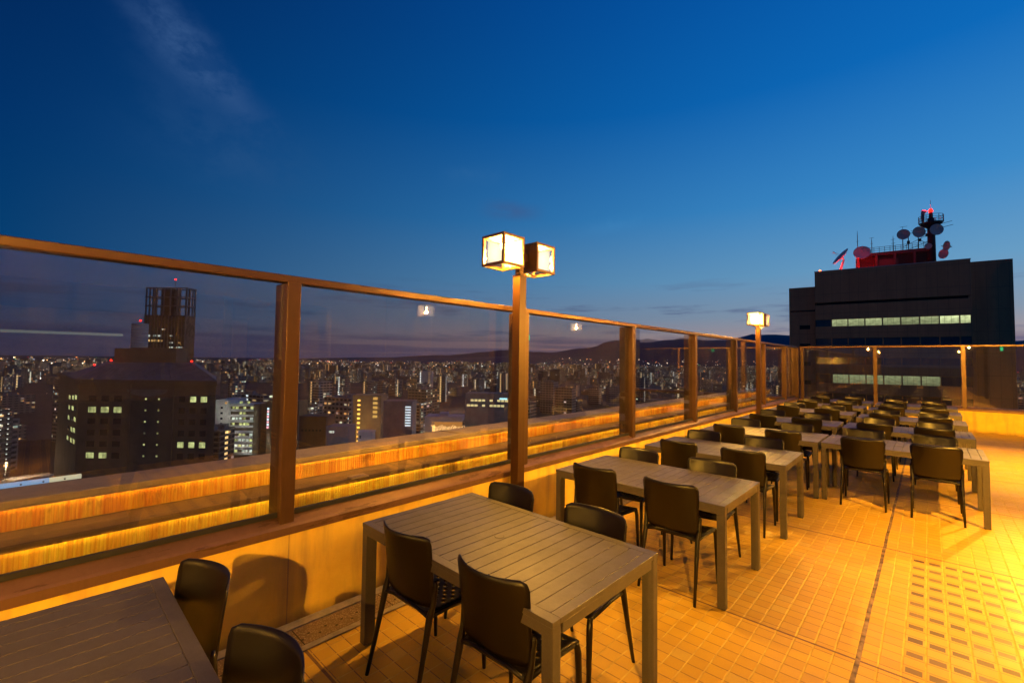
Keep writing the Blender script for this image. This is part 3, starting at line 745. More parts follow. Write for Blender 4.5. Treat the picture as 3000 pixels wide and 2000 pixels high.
# street lamps and signs as points of light
LC = [((1, .55, .18), 5), ((1, .85, .6), 6), ((.8, .95, 1), 7), ((1, .32, .06), 5), ((1, .05, .04), 6), ((.5, .7, 1), 6), ((.2, 1, .4), 5)]
LM = [emit('street_glow', c_, s_) for c_, s_ in LC]
pts = MB()
for i in range(3800):
    az_ = random.uniform(-14, 100); d = 230+random.random()**.8*9500
    x, y = polar(az_, d); r_ = .00034*d*random.choice((.5, .6, .8, .8, 1, 1, 1.3, 2.4))
    if noise.noise(Vector((x*.0016, y*.0016, 4))) < random.uniform(-.5, .32): continue
    z = GZ+random.uniform(4, 22)+(random.random() < .3)*random.uniform(0, 24)
    if d > 4500 and az_ < 40 and random.random() < .6: z += random.uniform(0, 90)
    mi = random.choices(range(7), (30, 28, 20, 8, 5, 4, 2))[0]
    pts.add([(x+r_, y, z), (x, y+r_, z), (x-r_, y, z), (x, y-r_, z), (x, y, z+r_), (x, y, z-r_)],
            [(0, 1, 4), (1, 2, 4), (2, 3, 4), (3, 0, 4), (1, 0, 5), (2, 1, 5), (3, 2, 5), (0, 3, 5)], mi=mi)
tag(pts.build('city_lights', LM), 'points of street and sign light scattered through the city', 'city lights', kind='stuff')

# ------------------------------------------------------------------ landmark: hotel with hipped roof (left)
M_hotel = simple('hotel_cladding', (.16, .125, .085), .8, 0, .2, .25); M_hroof = simple('hotel_roof', (.19, .205, .195), .6, .2, .25, .4)
M_win_dark = simple('dark_window', (.03, .035, .045), .15, 0, .4, .5)
def winmat(name, col, st, sc=.45):
    m, t = newmat(name); P = pos(t)
    c1 = t.noise(t.scale(P, (sc, sc, .28)), 1, 2); c2 = t.noise(P, 1.6, 3)
    x, y, z = t.sep(t.n('ShaderNodeTexCoord').outputs['Object'])
    gr = t.m('LESS_THAN', t.m('FRACT', t.m('MULTIPLY', t.m('ADD', x, y), .83)), .07)
    v = t.m('MULTIPLY', t.mr(c1, .35, .65, .35, 1.35), t.mr(c2, .3, .7, .75, 1.15))
    v = t.m('MULTIPLY', v, t.m('SUBTRACT', 1, t.m('MULTIPLY', gr, .75)))
    e = t.n('ShaderNodeEmission'); e.inputs[0].default_value = tuple(col)+(1,); t.put(e.inputs[1], t.m('MULTIPLY', v, st)); t.out(e.outputs[0]); return m
M_win_y = winmat('lit_window_green_white', (.90, 1, .40), .85); M_win_w = winmat('lit_window_warm', (1, .62, .22), 1.0)
M_win_c = winmat('lit_window_cool', (.85, 1, .85), 1.0)
M_win_dim = emit('lit_window_dim', (.8, .8, .5), .12)
def frame_building(name, p0, p1, label, cat='building'):
    """Empty at p0 whose local +x runs to p1 along the facade and +y goes away from the terrace"""
    a = math.atan2(p1[1]-p0[1], p1[0]-p0[0]); return empty(name, (p0[0], p0[1], 0), a, label, cat), math.hypot(p1[0]-p0[0], p1[1]-p0[1])
H_, HL = frame_building('hotel_building', (-195.3, 9.6), (-164.0, 39.0), 'big dark hotel with grey hipped roof and rooftop box behind the left pane')
z_e = -7.6
HP = [(0, 0), (HL, 0), (HL-21, 30), (HL-35, 49), (-56, 49)]
MB().prism(HP, GZ, z_e).build('wall', M_hotel, H_)
MB().prism([(-.6, -.9), (HL+.9, -.9), (HL-19.6, 30), (HL-34, 50), (-58, 50)], z_e+.01, z_e+1.6).build('cornice', M_hotel, H_)
rf = MB(); rf.add([(-.6, -.6, z_e+1.61), (HL+.6, -.6, z_e+1.61), (HL-20, 30, z_e+1.61), (-34, 30, z_e+1.61), (2.4, 8, -.7), (29.5, 8, -.7), (17, 27, -.7), (-16, 27, -.7)],
        [(0, 1, 5, 4), (1, 2, 6, 5), (2, 3, 7, 6), (3, 0, 4, 7), (4, 5, 6, 7)])
ro = rf.build('roof', M_hroof, H_)
seam = MB()
for k in range(26):
    q = k/25; seam.tube([(-.6+q*(HL+1.2), -.6, z_e+1.66), (2.4+q*27.1, 8, -.65)], .07, 4)
seam.build('roof_seams', M_hroof, ro)
MB().box(8, 23.3, 9, 14, -.69, 4.3).build('rooftop_box', M_hotel, H_)
MB().box(1.6, 7.99, 10, 14, -.69, 4.0).build('rooftop_box', M_hotel, H_)
MB().tube([(16, 9, 4.3), (16, 9, 7)], .12, 6).build('rooftop_mast', M_dark, H_)
half = MB(); N = 16
half.add([(21.5+6.3*math.cos(math.pi+math.pi*k/N), -.25-0*k, z_e-1.4+2.2*math.sin(math.pi+math.pi*k/N)) for k in range(N+1)]+[(21.5+6.3*math.cos(math.pi+math.pi*k/N), -.02, z_e-1.4+2.2*math.sin(math.pi+math.pi*k/N)) for k in range(N+1)],
         [tuple(range(N+1))]+[(k, k+1, N+2+k, N+1+k) for k in range(N)])
half.build('crescent_panel', M_hroof, H_)
MB().box(16, 16.5, -.35, 0.0, GZ, z_e-.01).build('pilaster', M_hotel, H_); MB().box(29.5, 30, -.35, 0.0, GZ, z_e-.01).build('pilaster', M_hotel, H_)
MB().box(16.51, 29.49, -.12, -.0, GZ, z_e-4).build('centre_bay', M_hotel, H_)
def hwin(x, z, w_, h_, m, y=-.06, name='window'):
    MB().box(x, x+w_, y, y+.05, z, z+h_).build(name, m, H_)
def winz(r_): return z_e-5.2-3.55*r_
lit_h = {(1, 0), (1, 1), (1, 2), (5, 0), (5, 1), (0, 4), (0, 5), (4, 3), (4, 4), (4, 5)}
for r_ in range(6):
    for c_ in range(6):
        x = 3.2+c_*4.0 if c_ < 3 else 31.6+(c_-3)*3.4
        m = M_win_y if (r_, c_) in lit_h else M_win_dark
        hwin(x, winz(r_), 2.4 if c_ < 3 else 1.9, 1.75, m)
    for c_ in (0, 1):
        MB().box(21+c_*4.1, 21.5+c_*4.1, -.18, -.13, winz(r_)+.6, winz(r_)+1.1).build('window', M_win_y if r_ != 3 or c_ else M_win_dim, H_)
dl = Vector((-56, 49)).normalized(); nl = Vector((-dl.y, dl.x))
nl = nl if nl.y < 0 else -nl
for r_ in range(5):
    for k, s0 in enumerate((5, 13, 24)):
        lit_ = (r_*7+k*5) % 4 != 3
        pl = [tuple(dl*(s0+q)+nl*e) for q, e in ((0, .02), (0, .10), (4.5, .10), (4.5, .02))]
        if (Vector(pl[1])-Vector(pl[0])).cross(Vector(pl[2])-Vector(pl[1])) < 0: pl = pl[::-1]
        MB().prism(pl, winz(r_)-.6*k, winz(r_)+1.3-.6*k).build('window', M_win_y if lit_ else M_win_dark, H_)
def beacon(x, y, z, label, s=.5):
    mb = MB(); mb.tube([(0, 0, -.6*s*3), (0, 0, 0)], .12*s, 6); o = empty('warning_light', (x, y, z), 0, label, 'warning light', 'red aircraft warning lights')
    mb.build('stem', M_dark, o); MB().tube([(0, 0, 0), (0, 0, s*.4), (0, 0, s)], [s*.5, s*.6, s*.2], 10).build('lamp', M_red, o); return o
hm = H_.matrix_world
def hpt(o, x, y): c_, s_ = math.cos(o.rotation_euler.z), math.sin(o.rotation_euler.z); return (o.location.x+c_*x-s_*y, o.location.y+s_*x+c_*y)
a_ = hpt(H_, -4, 9); beacon(*a_, -1.9, 'red warning light on the left slope of the hotel roof')
a_ = hpt(H_, 2.4, 8); beacon(*a_, -.3, 'red warning light at the left end of the hotel ridge')
a_ = hpt(H_, 29.3, 8); beacon(*a_, -.3, 'red warning light at the right end of the hotel ridge')
# louvred tank behind the hotel
tk = empty('water_tank', (-310.5, 37.7, 0), 0, 'pale ribbed round tank with red light left of the tall tower', 'tank')
tb = MB()
for k in range(10): tb.tube([(0, 0, 5+k*1.4), (0, 0, 6.2+k*1.4)], 3.7, 20)
tb.tube([(0, 0, GZ), (0, 0, 18.8)], 3.45, 20); tb.build('drum', simple('tank_paint', (.40, .42, .44), .5), tk)
beacon(-310.5, 37.7, 20, 'red warning light on top of the ribbed tank', .8)
# tall dark tower with open crown
tw, TWL = frame_building('office_tower', (-487.0, 61.8), (-457.5, 89.6), 'tall dark office tower with open steel crown behind the hotel')
M_tw = simple('tower_curtain_wall', (.045, .042, .045), .3, .1, .3, .1); M_fin = simple('tower_fin', (.11, .115, .13), .5)
TWL *= .87; TD = 11
MB().box(0, TWL, 0, TD, GZ, 36).build('wall', M_tw, tw)
fin = MB()
for k in range(13): fin.box(k*(TWL-.5)/12, k*(TWL-.5)/12+.5, -.7, -.01, GZ, 36)
fin.build('fins', M_fin, tw)
cr = MB(); Z0, Z1 = 36.01, 59.5
for x in (0, TWL*.18, TWL*.25, TWL*.42, TWL*.58, TWL*.75, TWL*.82, TWL-.9):
    for y in (0, TD-.9): cr.box(x, x+.9, y, y+.9, Z0, Z1)
for y in (TD*.33, TD*.66):
    for x in (0, TWL-.9): cr.box(x, x+.9, y, y+.9, Z0, Z1)
cr.build('crown_columns', M_fin, tw)
cb = MB()
for z in (43.5, 51, 58.8):
    cb.box(-.3, TWL+.3, -.31, -.01, z, z+1).box(-.3, TWL+.3, TD+.01, TD+.3, z, z+1).box(-.31, -.01, 0, TD, z, z+1).box(TWL+.01, TWL+.31, 0, TD, z, z+1)
cb.build('crown_beams', M_fin, tw)
MB().box(TWL*.32, TWL*.64, 2.5, 8.5, Z0, 59).build('crown_core', M_tw, tw)
MB().tube([(TWL*.6, 5, 59), (TWL*.6, 5, 66.5)], .25, 6).build('mast', M_dark, tw)
a_ = hpt(tw, TWL*.6, 5); beacon(*a_, 67, 'red warning light on the mast of the tall dark tower', 1.2)
for (x, z, w_, h_, m) in [(15, 23.5, 3, .8, M_win_c), (4, 17.5, 2.2, 1.8, M_win_c), (8, 17.7, 2, 1.5, M_win_c), (11, 17.7, 4, 1.4, M_win_c), (4, 13.4, 3, 1.8, M_win_w), (7.6, 13.4, 3, 1.8, M_win_w), (11, 13.4, 5, 1.6, M_win_w), (22, 18, 2, 1, M_win_c), (22, 12, 3, 1.2, M_win_c), (29, 12, 2.5, 1.2, M_win_w), (22, 8, 3, 1.2, M_win_c), (28, 8.2, 5, 1, M_win_c), (22, 4, 6, 1.1, M_win_c), (30, 3.5, 3, 1, M_win_c), (22, .5, 3, 1.1, M_win_c), (28, -.5, 4, 1, M_win_w), (22, -4, 4, 1.1, M_win_c)]:
    MB().box(x, x+w_, -.08, -.02, z, z+h_).build('window', m, tw)

# pale block with curved balcony bands, just left of the fence post
cu_, CUL = frame_building('balcony_office', (-325.7, 77.7), (-306.7, 95.7), 'pale office block with wraparound balcony bands and lit floors left of the post')
M_pale = simple('pale_tile', (.50, .48, .47), .7, 0, .12, .3)
MB().box(0, 8.6, 0, 18, GZ, -25.6).build('wall', M_pale, cu_)
MB().box(8.61, CUL, 1.6, 18, GZ, -28).build('wall', M_hotel, cu_)
for k in range(10):
    z = -29.3-k*3.35; pl = [(8.7, .0), (15, -.1), (21, .6), (24.4, 2.4), (26, 5.4), (26, 9), (25, 9), (8.7, 9)]
    MB().prism(pl, z, z+1.35).build('balcony', M_pale, cu_)
    rk = random.Random(k)
    for j in range(6):
        if rk.random() < .62: MB().box(9.4+j*2.3, 11.2+j*2.3, 1.52, 1.59, z+1.45, z+2.9).build('window', rk.choice((M_win_y, M_win_y, M_win_c)), cu_)
for k in range(9): MB().box(3.2, 4.6, -.06, -.01, -31-k*3.35, -29.8-k*3.35).build('window', M_win_dark, cu_)
MB().box(5.8, 7.2, -.1, -.02, -28, -26.8).build('sign', M_win_w, cu_)
# neon strips and bright sign beside it
ns = empty('sign_tower', (-303, 99, 0), R(43), 'dark narrow block with a vertical neon strip and glowing blue white sign', 'building')
MB().box(0, 20, 2, 14, GZ, -26).build('wall', M_hotel, ns)
for k in range(8):
    MB().box(.2, 1.3, 1.8, 1.99, -31.5-k*1.65, -30.4-k*1.65).build('neon_letter', emit('neon', (1, .45, .5) if k % 2 else (.6, .85, 1), 2.2), ns)
MB().box(7.2, 17, 1.6, 1.7, -30.2, -27.9).build('sign_board', emit('sign_glow', (.35, .7, 1), .9), ns)
for k in range(6): MB().box(8+k*1.45, 9+k*1.45, 1.5, 1.59, -29.6, -28.4).build('sign_letter', emit('letter', (.9, 1, 1), 3), ns)

# low white roof terrace with string lights (centre)
lw = empty('terrace_cafe', (-157.7, 114.4, 0), R(42), 'low white flat roofed building with fairy lights and glowing windows below the parapet', 'building')
MB().box(0, 16, 0, 11, GZ, -30.5).build('wall', M_hotel, lw)
MB().box(0, 3.2, 0, 9, -30.49, -25).build('side_wall', M_pale, lw)
MB().box(-.01, 16, -.3, 9.4, -24.99, -22.8).build('roof', M_pale, lw, bevel=.05)
MB().box(3, 15.5, 5.5, 5.9, -30.49, -25).build('glass_front', emit('cafe_glow', (1, .42, .10), .55), lw)
MB().box(3.4, 4.5, -.05, -.02, -30, -26.5).build('doorway', emit('door_glow', (1, .55, .15), 2.2), lw)
MB().box(6, 9.5, 2, 6, -22.79, -21.4).build('roof_unit', M_pale, lw)
sl_ = MB()
for j in range(9):
    for k in range(24):
        x = 3+14*k/23; z = -26.2-.4*j+1.3*((k % 8)/7-.5)**2*4*.5-.9; sl_.box(x, x+.12, -1.2+j*.6, -1.08+j*.6, z, z+.12)
sl_.build('fairy_lights', emit('fairy', (1, .62, .25), 7), lw)

# further hand-placed buildings
def slab(name, p, ang, lx, ly, z1, mat, label):
    o = empty(name, (p[0], p[1], 0), R(ang), label, 'building'); MB().box(0, lx, 0, ly, GZ, z1).build('wall', mat, o)
    MB().box(-.15, lx+.15, -.15, ly+.15, z1+.01, z1+.7).build('parapet', mat, o); return o
M_grey = simple('render_grey', (.22, .22, .24), .8, 0, .2, .2); M_brown = simple('brown_tile', (.15, .085, .06), .8, 0, .2, .2); M_och = simple('ochre_tile', (.30, .23, .14), .8, 0, .2, .2)
o = slab('apartment_block', (-283.7, 147.0), 43, 19, 14, -24, M_och, 'ochre apartment block with a bright yellow column of stairwell lights')
for k in range(10): MB().box(3.2, 5.0, -.5, -.02, -27.4-k*3.0, -26.4-k*3.0).build('stair_lamp', emit('stairwell', (1, .58, .10), 2.6), o)
for k in range(5): MB().box(13.5, 16.5, -.08, -.02, -26.4-k*3.0, -24.6-k*3.0).build('window', emit('loggia', (1, .62, .15), .8), o)
o = slab('apartment_block', (-236.0, 141.5), 43, 17, 12, -24.2, M_grey, 'grey apartment block with white lit zigzag stairs')
for k in range(8): MB().box(13.0, 16.2, -.5, -.02, -27.2-k*1.55, -26.6-k*1.55).build('stair_lamp', emit('stair_white', (.75, .9, 1), 1.5), o)
o = slab('storage_block', (-168.5, 76.8), 43, 8.2, 8, -25.2, M_grey, 'plain grey box of a building right of the fence post'); MB().box(1, 3, -.05, -.01, -27, -26.2).build('window', M_win_c, o)
o = slab('storage_block', (-206.9, 81.9), 43, 12, 10, -25.4, M_brown, 'dark brown flat roofed block right of the fence post')
for k in range(6): MB().box(1+k*1.6, 1.8+k*1.6, -.05, -.01, -31.4, -30.6).build('window', M_win_dark, o)
o = slab('plant_room', (-159.7, 85.1), 43, 5.4, 4, -26.9, M_pale, 'small pale box right beside the top of the parapet'); MB().box(.5, 1.2, -.03, -.01, -29, -27.8).build('door', M_dark, o)
o = slab('office_block', (-266.5, 231.9), 38, 34, 16, -25.5, M_grey, 'long office block with two rows of yellow lit windows left of the near lamp post')
for r_, z in enumerate((-31.2, -35.2)):
    for c_ in range(11):
        if (c_*5+r_*3) % 7 not in (0, 4): MB().box(1.2+c_*3, 3.6+c_*3, -.06, -.02, z, z+1.7).build('window', emit('office_lit', (1, .85, .38), .95), o)
MB().box(27, 33, -.3, -.1, -29.4, -28.2).build('sign', emit('sign_cyan', (.45, .9, 1), 1.8), o)
o = slab('apartment_block', (-668, 472), 43, 22, 14, -21.5, M_pale, 'white lit apartment slab with a column of gallery lights')
for k in range(16):
    MB().box(.6, 1.8, -.6, -.05, -24-k*3, -22.8-k*3).build('gallery_lamp', emit('gallery', (.95, 1, .95), 2.6), o); MB().box(16, 17, -.6, -.05, -24-k*3, -23-k*3).build('gallery_lamp', M_win_w, o)

# ------------------------------------------------------------------ landmark: broadcasting office on the right
bt = empty('broadcast_office', (-16.5, 106.9, 0), R(7.87), 'big dark office slab with aerials on its roof behind the far glass', 'building')
def slabmat():
    m, t = newmat('dark_panel'); co = obj_co(t); x, y, z = t.sep(co)
    fx_ = t.m('FRACT', t.m('DIVIDE', x, 1.39)); fz = t.m('FRACT', t.m('DIVIDE', z, 3.9))
    e = t.m('MAXIMUM', t.m('LESS_THAN', fx_, .025), t.m('LESS_THAN', fz, .012))
    n = t.noise(t.scale(co, (.6, .6, .08)), 1, 5, .65); n2 = t.noise(co, 1.2, 5)
    c = t.mix(t.mr(n, .35, .65), (.50, .265, .125, 1), (.41, .215, .10, 1)); c = t.mix(t.mr(n2, .5, .7, 0, .3), c, (.34, .18, .09, 1))
    c = t.mix(t.m('MULTIPLY', e, .75), c, (.14, .075, .04, 1)); t.out(t.pbr(c, .6, .1)); return m
M_bt = slabmat(); M_slot = simple('slot', (.008, .008, .01), .8); M_bgl = simple('office_glass', (.03, .05, .075), .08, 0, .3, .4)
LW = 22.35
SEG = [(13.9, 20.2), (10.55, 13.1), (6.8, 9.1), (3.1, 5.5), (-.35, 1.85), (-4.1, -1.7)]
k = 0
wall_segments = [(13.95, 20.2), (10.5, 13.45), (6.8, 9.15), (3.0, 5.45), (-.3, 1.75), (-4.0, -1.95), (-7.7, -5.6), (-11.4, -9.3), (GZ, -13.0)]
for a_, b_ in wall_segments: MB().box(0, LW, 0, 16, a_, b_).build('wall', M_bt, bt, bevel=.03, segs=1)
MB().box(.3, LW-.3, .5, 15.8, 13.0, 14.2).build('slot_recess', M_slot, bt)
MB().box(0.02, LW-.02, .6, 15.9, -13.05, 10.52).build('core', M_slot, bt)
for row, (z0, z1) in enumerate([(9.16, 10.49), (5.46, 6.79), (1.76, 2.99), (-1.94, -.31), (-5.59, -4.01), (-9.29, -7.71)]):
    lit_ = row in (0, 3)
    for c_ in range(9):
        x0_ = .15+c_*2.6 if c_ else .15; x1_ = min(x0_+2.42, LW-.15)
        if x0_ > LW-.5: continue
        if lit_ and not (c_ == 0) and not (row == 3 and c_ > 6):
            m, t = newmat('lit_office'); co = obj_co(t); x, y, z = t.sep(co)
            g_ = t.m('LESS_THAN', t.m('FRACT', t.m('DIVIDE', x, .86)), .06)
            n = t.noise(t.scale(co, (1.5, 1, 3)), 1, 3)
            v_ = t.m('MULTIPLY', t.mr(n, .35, .65, .65, 1.1), t.mr(z, z0, z1, .55, 1.0))
            v_ = t.m('MULTIPLY', v_, t.m('SUBTRACT', 1, t.m('MULTIPLY', g_, .6)))
            e = t.n('ShaderNodeEmission'); e.inputs[0].default_value = (.88, 1, .50, 1); t.put(e.inputs[1], t.m('MULTIPLY', v_, (.42, .50, .46, .50, .40, .36, .44, .95, .9)[c_] if row == 0 else .42)); t.out(e.outputs[0])
        else: m = M_bgl
        MB().box(x0_, x1_, .28, .40, z0, z1).build('window', m, bt)
        if c_: MB().box(x0_-.17, x0_-.01, .15, .59, z0, z1).build('mullion', M_bt, bt)
MB().box(-4.5, -.01, 1.2, 14, GZ, 17.45).build('stair_tower', M_bt, bt)
MB().box(-4.3, -.02, 1.12, 1.19, 12.4, 12.7).build('slot', M_slot, bt)
for k in range(6): MB().box(-2.7, -.9, 1.1, 1.19, 8.8-k*3.75, 9.6-k*3.75).build('vent_opening', M_slot, bt)
MB().box(22.45, 28.3, 4.0, 18, GZ, 20.35).build('side_block', M_bt, bt, bevel=.03, segs=1)
MB().box(-.05, LW+.05, -.05, .35, 20.21, 20.34).build('roof_edge', M_pale, bt)
# rooftop equipment
def bp(x, y, z): p = hpt(bt, x, y); return (p[0], p[1], z)
M_redst = simple('red_oxide_steel', (.34, .08, .06), .6, .2); M_dish = simple('dish_white', (.55, .52, .50), .5)
M_bk = simple('mast_steel', (.05, .045, .05), .6, .3)
rfm = empty('equipment_frame', bp(7, 2.5, 20.34), R(7.87), 'red lit steel equipment platform with railing on the dark office roof', 'rooftop frame')
MB().box(0, 11.3, .2, 6, 2.55, 3.15).build('deck', M_redst, rfm)
for x in (0, 2.8, 5.5, 8.3, 11.0):
    for y in (.2, 5.6): MB().box(x, x+.35, y, y+.3, 0, 2.54).build('column', M_redst, rfm)
lv = MB()
for k in range(12): lv.box(.4, 11, .6, .7, .5+k*.165, .56+k*.165)
lv.build('louvres', M_redst, rfm); MB().box(3.2, 6.2, .35, .55, .1, 1.7).build('cabinet', M_redst, rfm); MB().box(.4, 11, 1.2, 5.4, .3, 2.5).build('plant_box', M_dark, rfm)
rl = MB()
for k in range(14): rl.tube([(1+k*.8, .3, 3.15), (1+k*.8, .3, 4.2)], .035, 5)
for z in (3.5, 3.85, 4.2): rl.tube([(1, .3, z), (11.4, .3, z)], .035, 5)
rl.build('railing', M_bk, rfm)
def dish(loc, rad_, facing, tilt, label, mat=M_dish, stand=0, depth=.22):
    rad = rad_*1.2
    o = empty('dish_antenna', loc, 0, label, 'satellite dish', 'dish antennas on the dark office roof')
    mb = MB(); NR, NA = 6, 28; vs = [(0, depth*rad, 0)]
    for i in range(1, NR+1):
        q = i/NR
        for k in range(NA): a = 2*math.pi*k/NA; vs.append((rad*q*math.cos(a), depth*rad*(1-q*q), rad*q*math.sin(a)))
    fs = [(0, 1+k, 1+(k+1) % NA) for k in range(NA)]+[(1+(i-1)*NA+k, 1+i*NA+k, 1+i*NA+(k+1) % NA, 1+(i-1)*NA+(k+1) % NA) for i in range(1, NR) for k in range(NA)]
    mb.add(vs, fs, smooth=True)
    rot = Matrix.Rotation(facing, 4, 'Z') @ Matrix.Rotation(tilt, 4, 'X')
    mb.xf(rot); mb.build('reflector', mat, o, solid=.05)
    f_ = MB().tube([(0, .02, 0), (0, -rad*.75, 0)], .03, 5).tube([(rad*.7, .1, 0), (0, -rad*.75, 0)], .02, 4).tube([(-rad*.7, .1, 0), (0, -rad*.75, 0)], .02, 4).tube([(0, -rad*.7, 0), (0, -rad*.85, 0)], .09, 8)
    f_.xf(rot); f_.build('feed_arm', mat, o)
    m3 = MB().tube([(0, depth*rad, 0), (0, depth*rad+.5, -.2)], .14, 8); m3.xf(rot)
    if stand: m3.tube([tuple(rot @ Vector((0, depth*rad+.5, -.2))), (0, .45, -stand+.6), (0, .45, -stand)], [.16, .22, .35], 8)
    m3.build('mount', mat, o); return o
dish(bp(4.3, 2.2, 23.35), 1.55, R(-62), R(-38), 'tilted red lit dish at the left edge of the dark office roof', stand=3.0)
dish(bp(7.7, 1.6, 23.6), 1.15, R(8), R(-18), 'round red lit dish facing the terrace beside the platform', stand=1.2)
for x, z, rd, fc, lab in [(13.9, 26.3, .82, 12, 'pale round dish, left one of the three on the rack'), (16.1, 26.4, .86, 28, 'pale round dish, middle one of the three by the mast'), (18.5, 26.5, .86, 24, 'pale round dish highest on the mast'),
                          (19.75, 23.3, .75, -60, 'grey dish seen edge on at the right of the mast, upper one'), (19.3, 21.9, .72, -40, 'grey dish low at the right of the mast'), (17.3, 23.6, .45, 10, 'small dish at the foot of the mast')]:
    dish(bp(x, 2.0, z), rd, R(fc), R(0), lab)
ra = empty('aerial_rack', bp(13.4, 3, 23.5), R(7.87), 'dark steel rack carrying the pale dishes left of the mast', 'aerial')
q_ = MB()
for x in (.5, 1.3, 2.7): q_.tube([(x, 0, 0), (x, 0, 3.4)], .07, 6)
q_.tube([(0, 0, 2.9), (4.4, 0, 3.3)], .05, 6).tube([(.5, 0, .6), (4.4, 0, 2.6)], .04, 6).tube([(1.3, 0, 0), (4.4, 0, 1.4)], .04, 6).tube([(.5, 0, 3.4), (.5, 0, 4.5)], .03, 5).tube([(.1, 0, 4.45), (1.2, 0, 4.5)], .03, 5)
q_.tube([(2.7, 0, 1.8), (4.4, 0, .4)], .04, 6); q_.build('rack', M_bk, ra)
q_ = MB()
for p_ in ((1.3, 1.4), (2.9, 1.6), (3.9, 2.4)): q_.box(p_[0]-.2, p_[0]+.2, -.2, .2, p_[1]-.25, p_[1]+.25)
q_.build('radio_unit', M_bk, ra)
ms = empty('antenna_mast', bp(17.9, 3, 20.34), R(7.87), 'thick mast with railed round platform and red beacon on the dark office roof', 'mast')
MB().tube([(0, 0, 0), (0, 0, 7.0), (0, 0, 8.6)], [.6, .55, .5], 12).build('shaft', M_bk, ms)
pf = MB().tube([(0, 0, 6.6), (0, 0, 7.4), (0, 0, 7.7)], [.4, 1.5, 1.75], 12); pf.build('platform', M_bk, ms)
rl = MB()
for k in range(12):
    a = R(30*k); b = R(30*(k+1)); c_ = lambda a, z: (1.72*math.cos(a), 1.72*math.sin(a), z)
    rl.tube([c_(a, 7.7), c_(a, 9.0)], .045, 5)
    for z in (8.1, 8.55, 9.0): rl.tube([c_(a, z), c_(b, z)], .035, 5)
rl.build('railing', M_bk, ms)
MB().tube([(0, 0, 8.6), (0, 0, 9.7)], [.3, .26], 8).build('beacon_base', M_redst, ms)
MB().tube([(0, 0, 9.75), (0, 0, 10.0), (0, 0, 10.4)], [.30, .34, .15], 10).build('beacon', emit('beacon_red', (1, .012, .006), 5), ms)
MB().tube([(0, 0, 10.4), (0, 0, 12)], .03, 5).build('lightning_rod', M_bk, ms)
for zz, aa in ((7.3, 20), (6.3, 200), (6.6, 10), (5.9, 190)): MB().tube([(1.2*math.cos(R(aa)), 0, zz), (3.0*math.cos(R(aa)), 0, zz+.35)], .04, 5).build('whip', M_bk, ms)
hn = MB(); hn.tube([(-1.1, 0, 8), (-1.1, 0, 9.6), (-.9, -.3, 10.1)], [.18, .28, .45], 10); hn.build('horn_antenna', M_dish, ms)
def whip(x, z0, z1, label, bars):
    o = empty('whip_aerial', bp(x, 3, z0), R(7.87), label, 'aerial'); h_ = z1-z0
    MB().tube([(0, 0, 0), (0, 0, h_*.8), (0, 0, h_)], [.07, .05, .015], 6).build('rod', M_bk, o)
    if bars:
        b_ = MB()
        for zz, w_ in bars: b_.tube([(-w_, 0, h_*zz), (w_, 0, h_*zz+.05)], .03, 5)
        b_.build('crossbars', M_bk, o)
whip(7.1, 23.5, 28.3, 'thin pointed rod aerial left of the platform railing', [(.55, .18)])
whip(9.3, 23.5, 26.6, 'small T shaped aerial above the platform railing', [(.97, .35), (.6, .2)])
whip(12.5, 23.5, 26.5, 'thick dark pole aerial in the middle of the platform', [(.5, .3), (.75, .3), (.3, .25)])
rb_ = empty('red_lamp', bp(.9, .6, 20.34), 0, 'small orange red lamp on the left corner of the dark office roof', 'warning light')
MB().tube([(0, 0, 0), (0, 0, .2), (0, 0, .35)], [.18, .2, .08], 8).build('lamp', emit('corner_red', (1, .12, .02), 9), rb_)
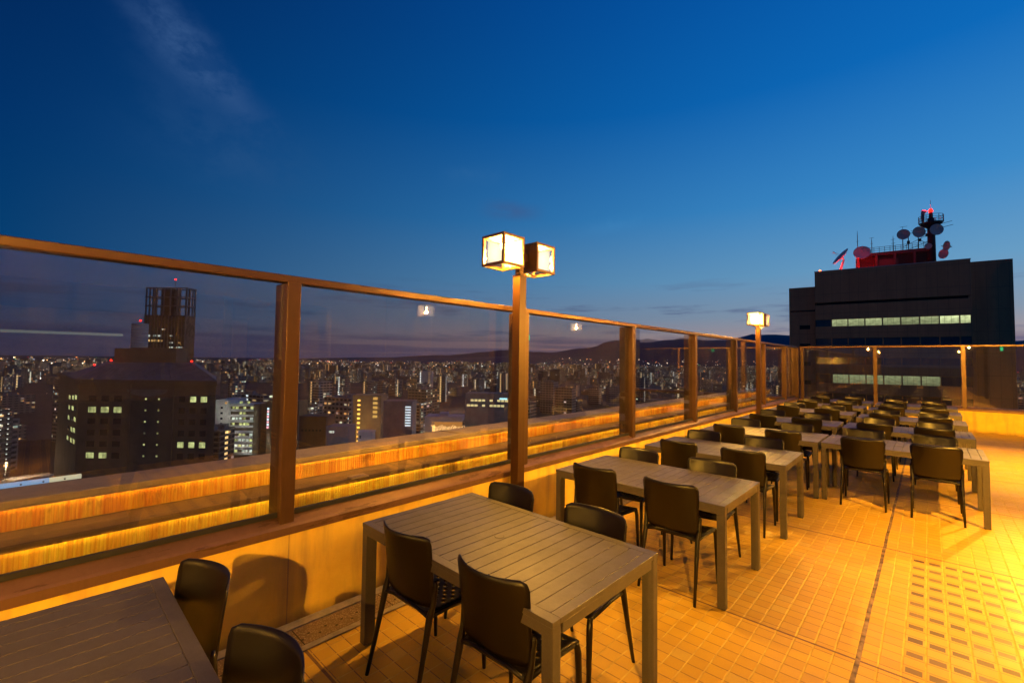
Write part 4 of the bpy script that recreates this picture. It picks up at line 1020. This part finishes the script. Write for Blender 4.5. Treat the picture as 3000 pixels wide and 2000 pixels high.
def redlight(loc, e, nm, parent=None):
    li = bpy.data.lights.new(nm, 'POINT'); li.energy = e; li.color = (1, .03, .03); li.shadow_soft_size = .2
    o = bpy.data.objects.new(nm, li); COL.objects.link(o); o.parent = parent
    o.location = loc
redlight((1.9, .9, .6), 1100, 'red_lamp_light', rb_)
redlight((5, .2, 1.2), 260, 'red_lamp_light', rb_)
redlight((-2.5, 3, -1.6), 120, 'red_lamp_light', rb_)
redlight((0, 0, 10.9), 420, 'beacon_light', ms)

# ------------------------------------------------------------------ lamps added to brighten a few facades below
def facade_lamp(x, y, z, e, col, label):
    o = empty('facade_lamp', (x, y, z), 0, label, 'street lamp')
    MB().tube([(0, 0, GZ-z), (0, 0, 0)], .12, 6).build('pole', M_dark, o)
    MB().tube([(0, 0, .05), (0, 0, .3), (0, 0, .8)], [.4, .5, .2], 10).build('lamp_head', emit('lamp_head', col, 6), o)
    li = bpy.data.lights.new('facade_light', 'POINT'); li.energy = e; li.color = col; li.shadow_soft_size = .4
    b = bpy.data.objects.new('facade_light', li); COL.objects.link(b); b.parent = o; b.location = (0, 0, -.7)
facade_lamp(-300, 70, -44, 26000, (.95, 1, .85), 'tall lamp lighting the pale balcony block beside the fence post')
facade_lamp(-146, 108, -36, 1600, (1, .62, .28), 'added warm lamp in front of the low white cafe building')
facade_lamp(-268, 138, -50, 16000, (1, .60, .22), 'orange street lamp below the ochre apartment block')
facade_lamp(-150, 78, -38, 2200, (.85, .92, 1), 'white street lamp near the small pale box below the parapet')
facade_lamp(-215, 190, -52, 16000, (1, .75, .45), 'street lamp among the blocks left of the near lamp post')
facade_lamp(-420, 250, -50, 32000, (1, .70, .38), 'street lamp in the middle distance behind the ochre apartment block')
facade_lamp(-520, 420, -48, 42000, (1, .85, .65), 'street lamp far out near the white gallery slab')
facade_lamp(-190, 300, -50, 26000, (1, .66, .30), 'street lamp among the blocks just past the near lamp post')
facade_lamp(-120, 330, -52, 24000, (.9, 1, .85), 'street lamp seen through the middle panes')
facade_lamp(-60, 300, -52, 20000, (1, .6, .25), 'street lamp seen through the last panes before the corner')
facade_lamp(-330, -8, -52, 26000, (1, .68, .35), 'street lamp at the far left edge of the city')
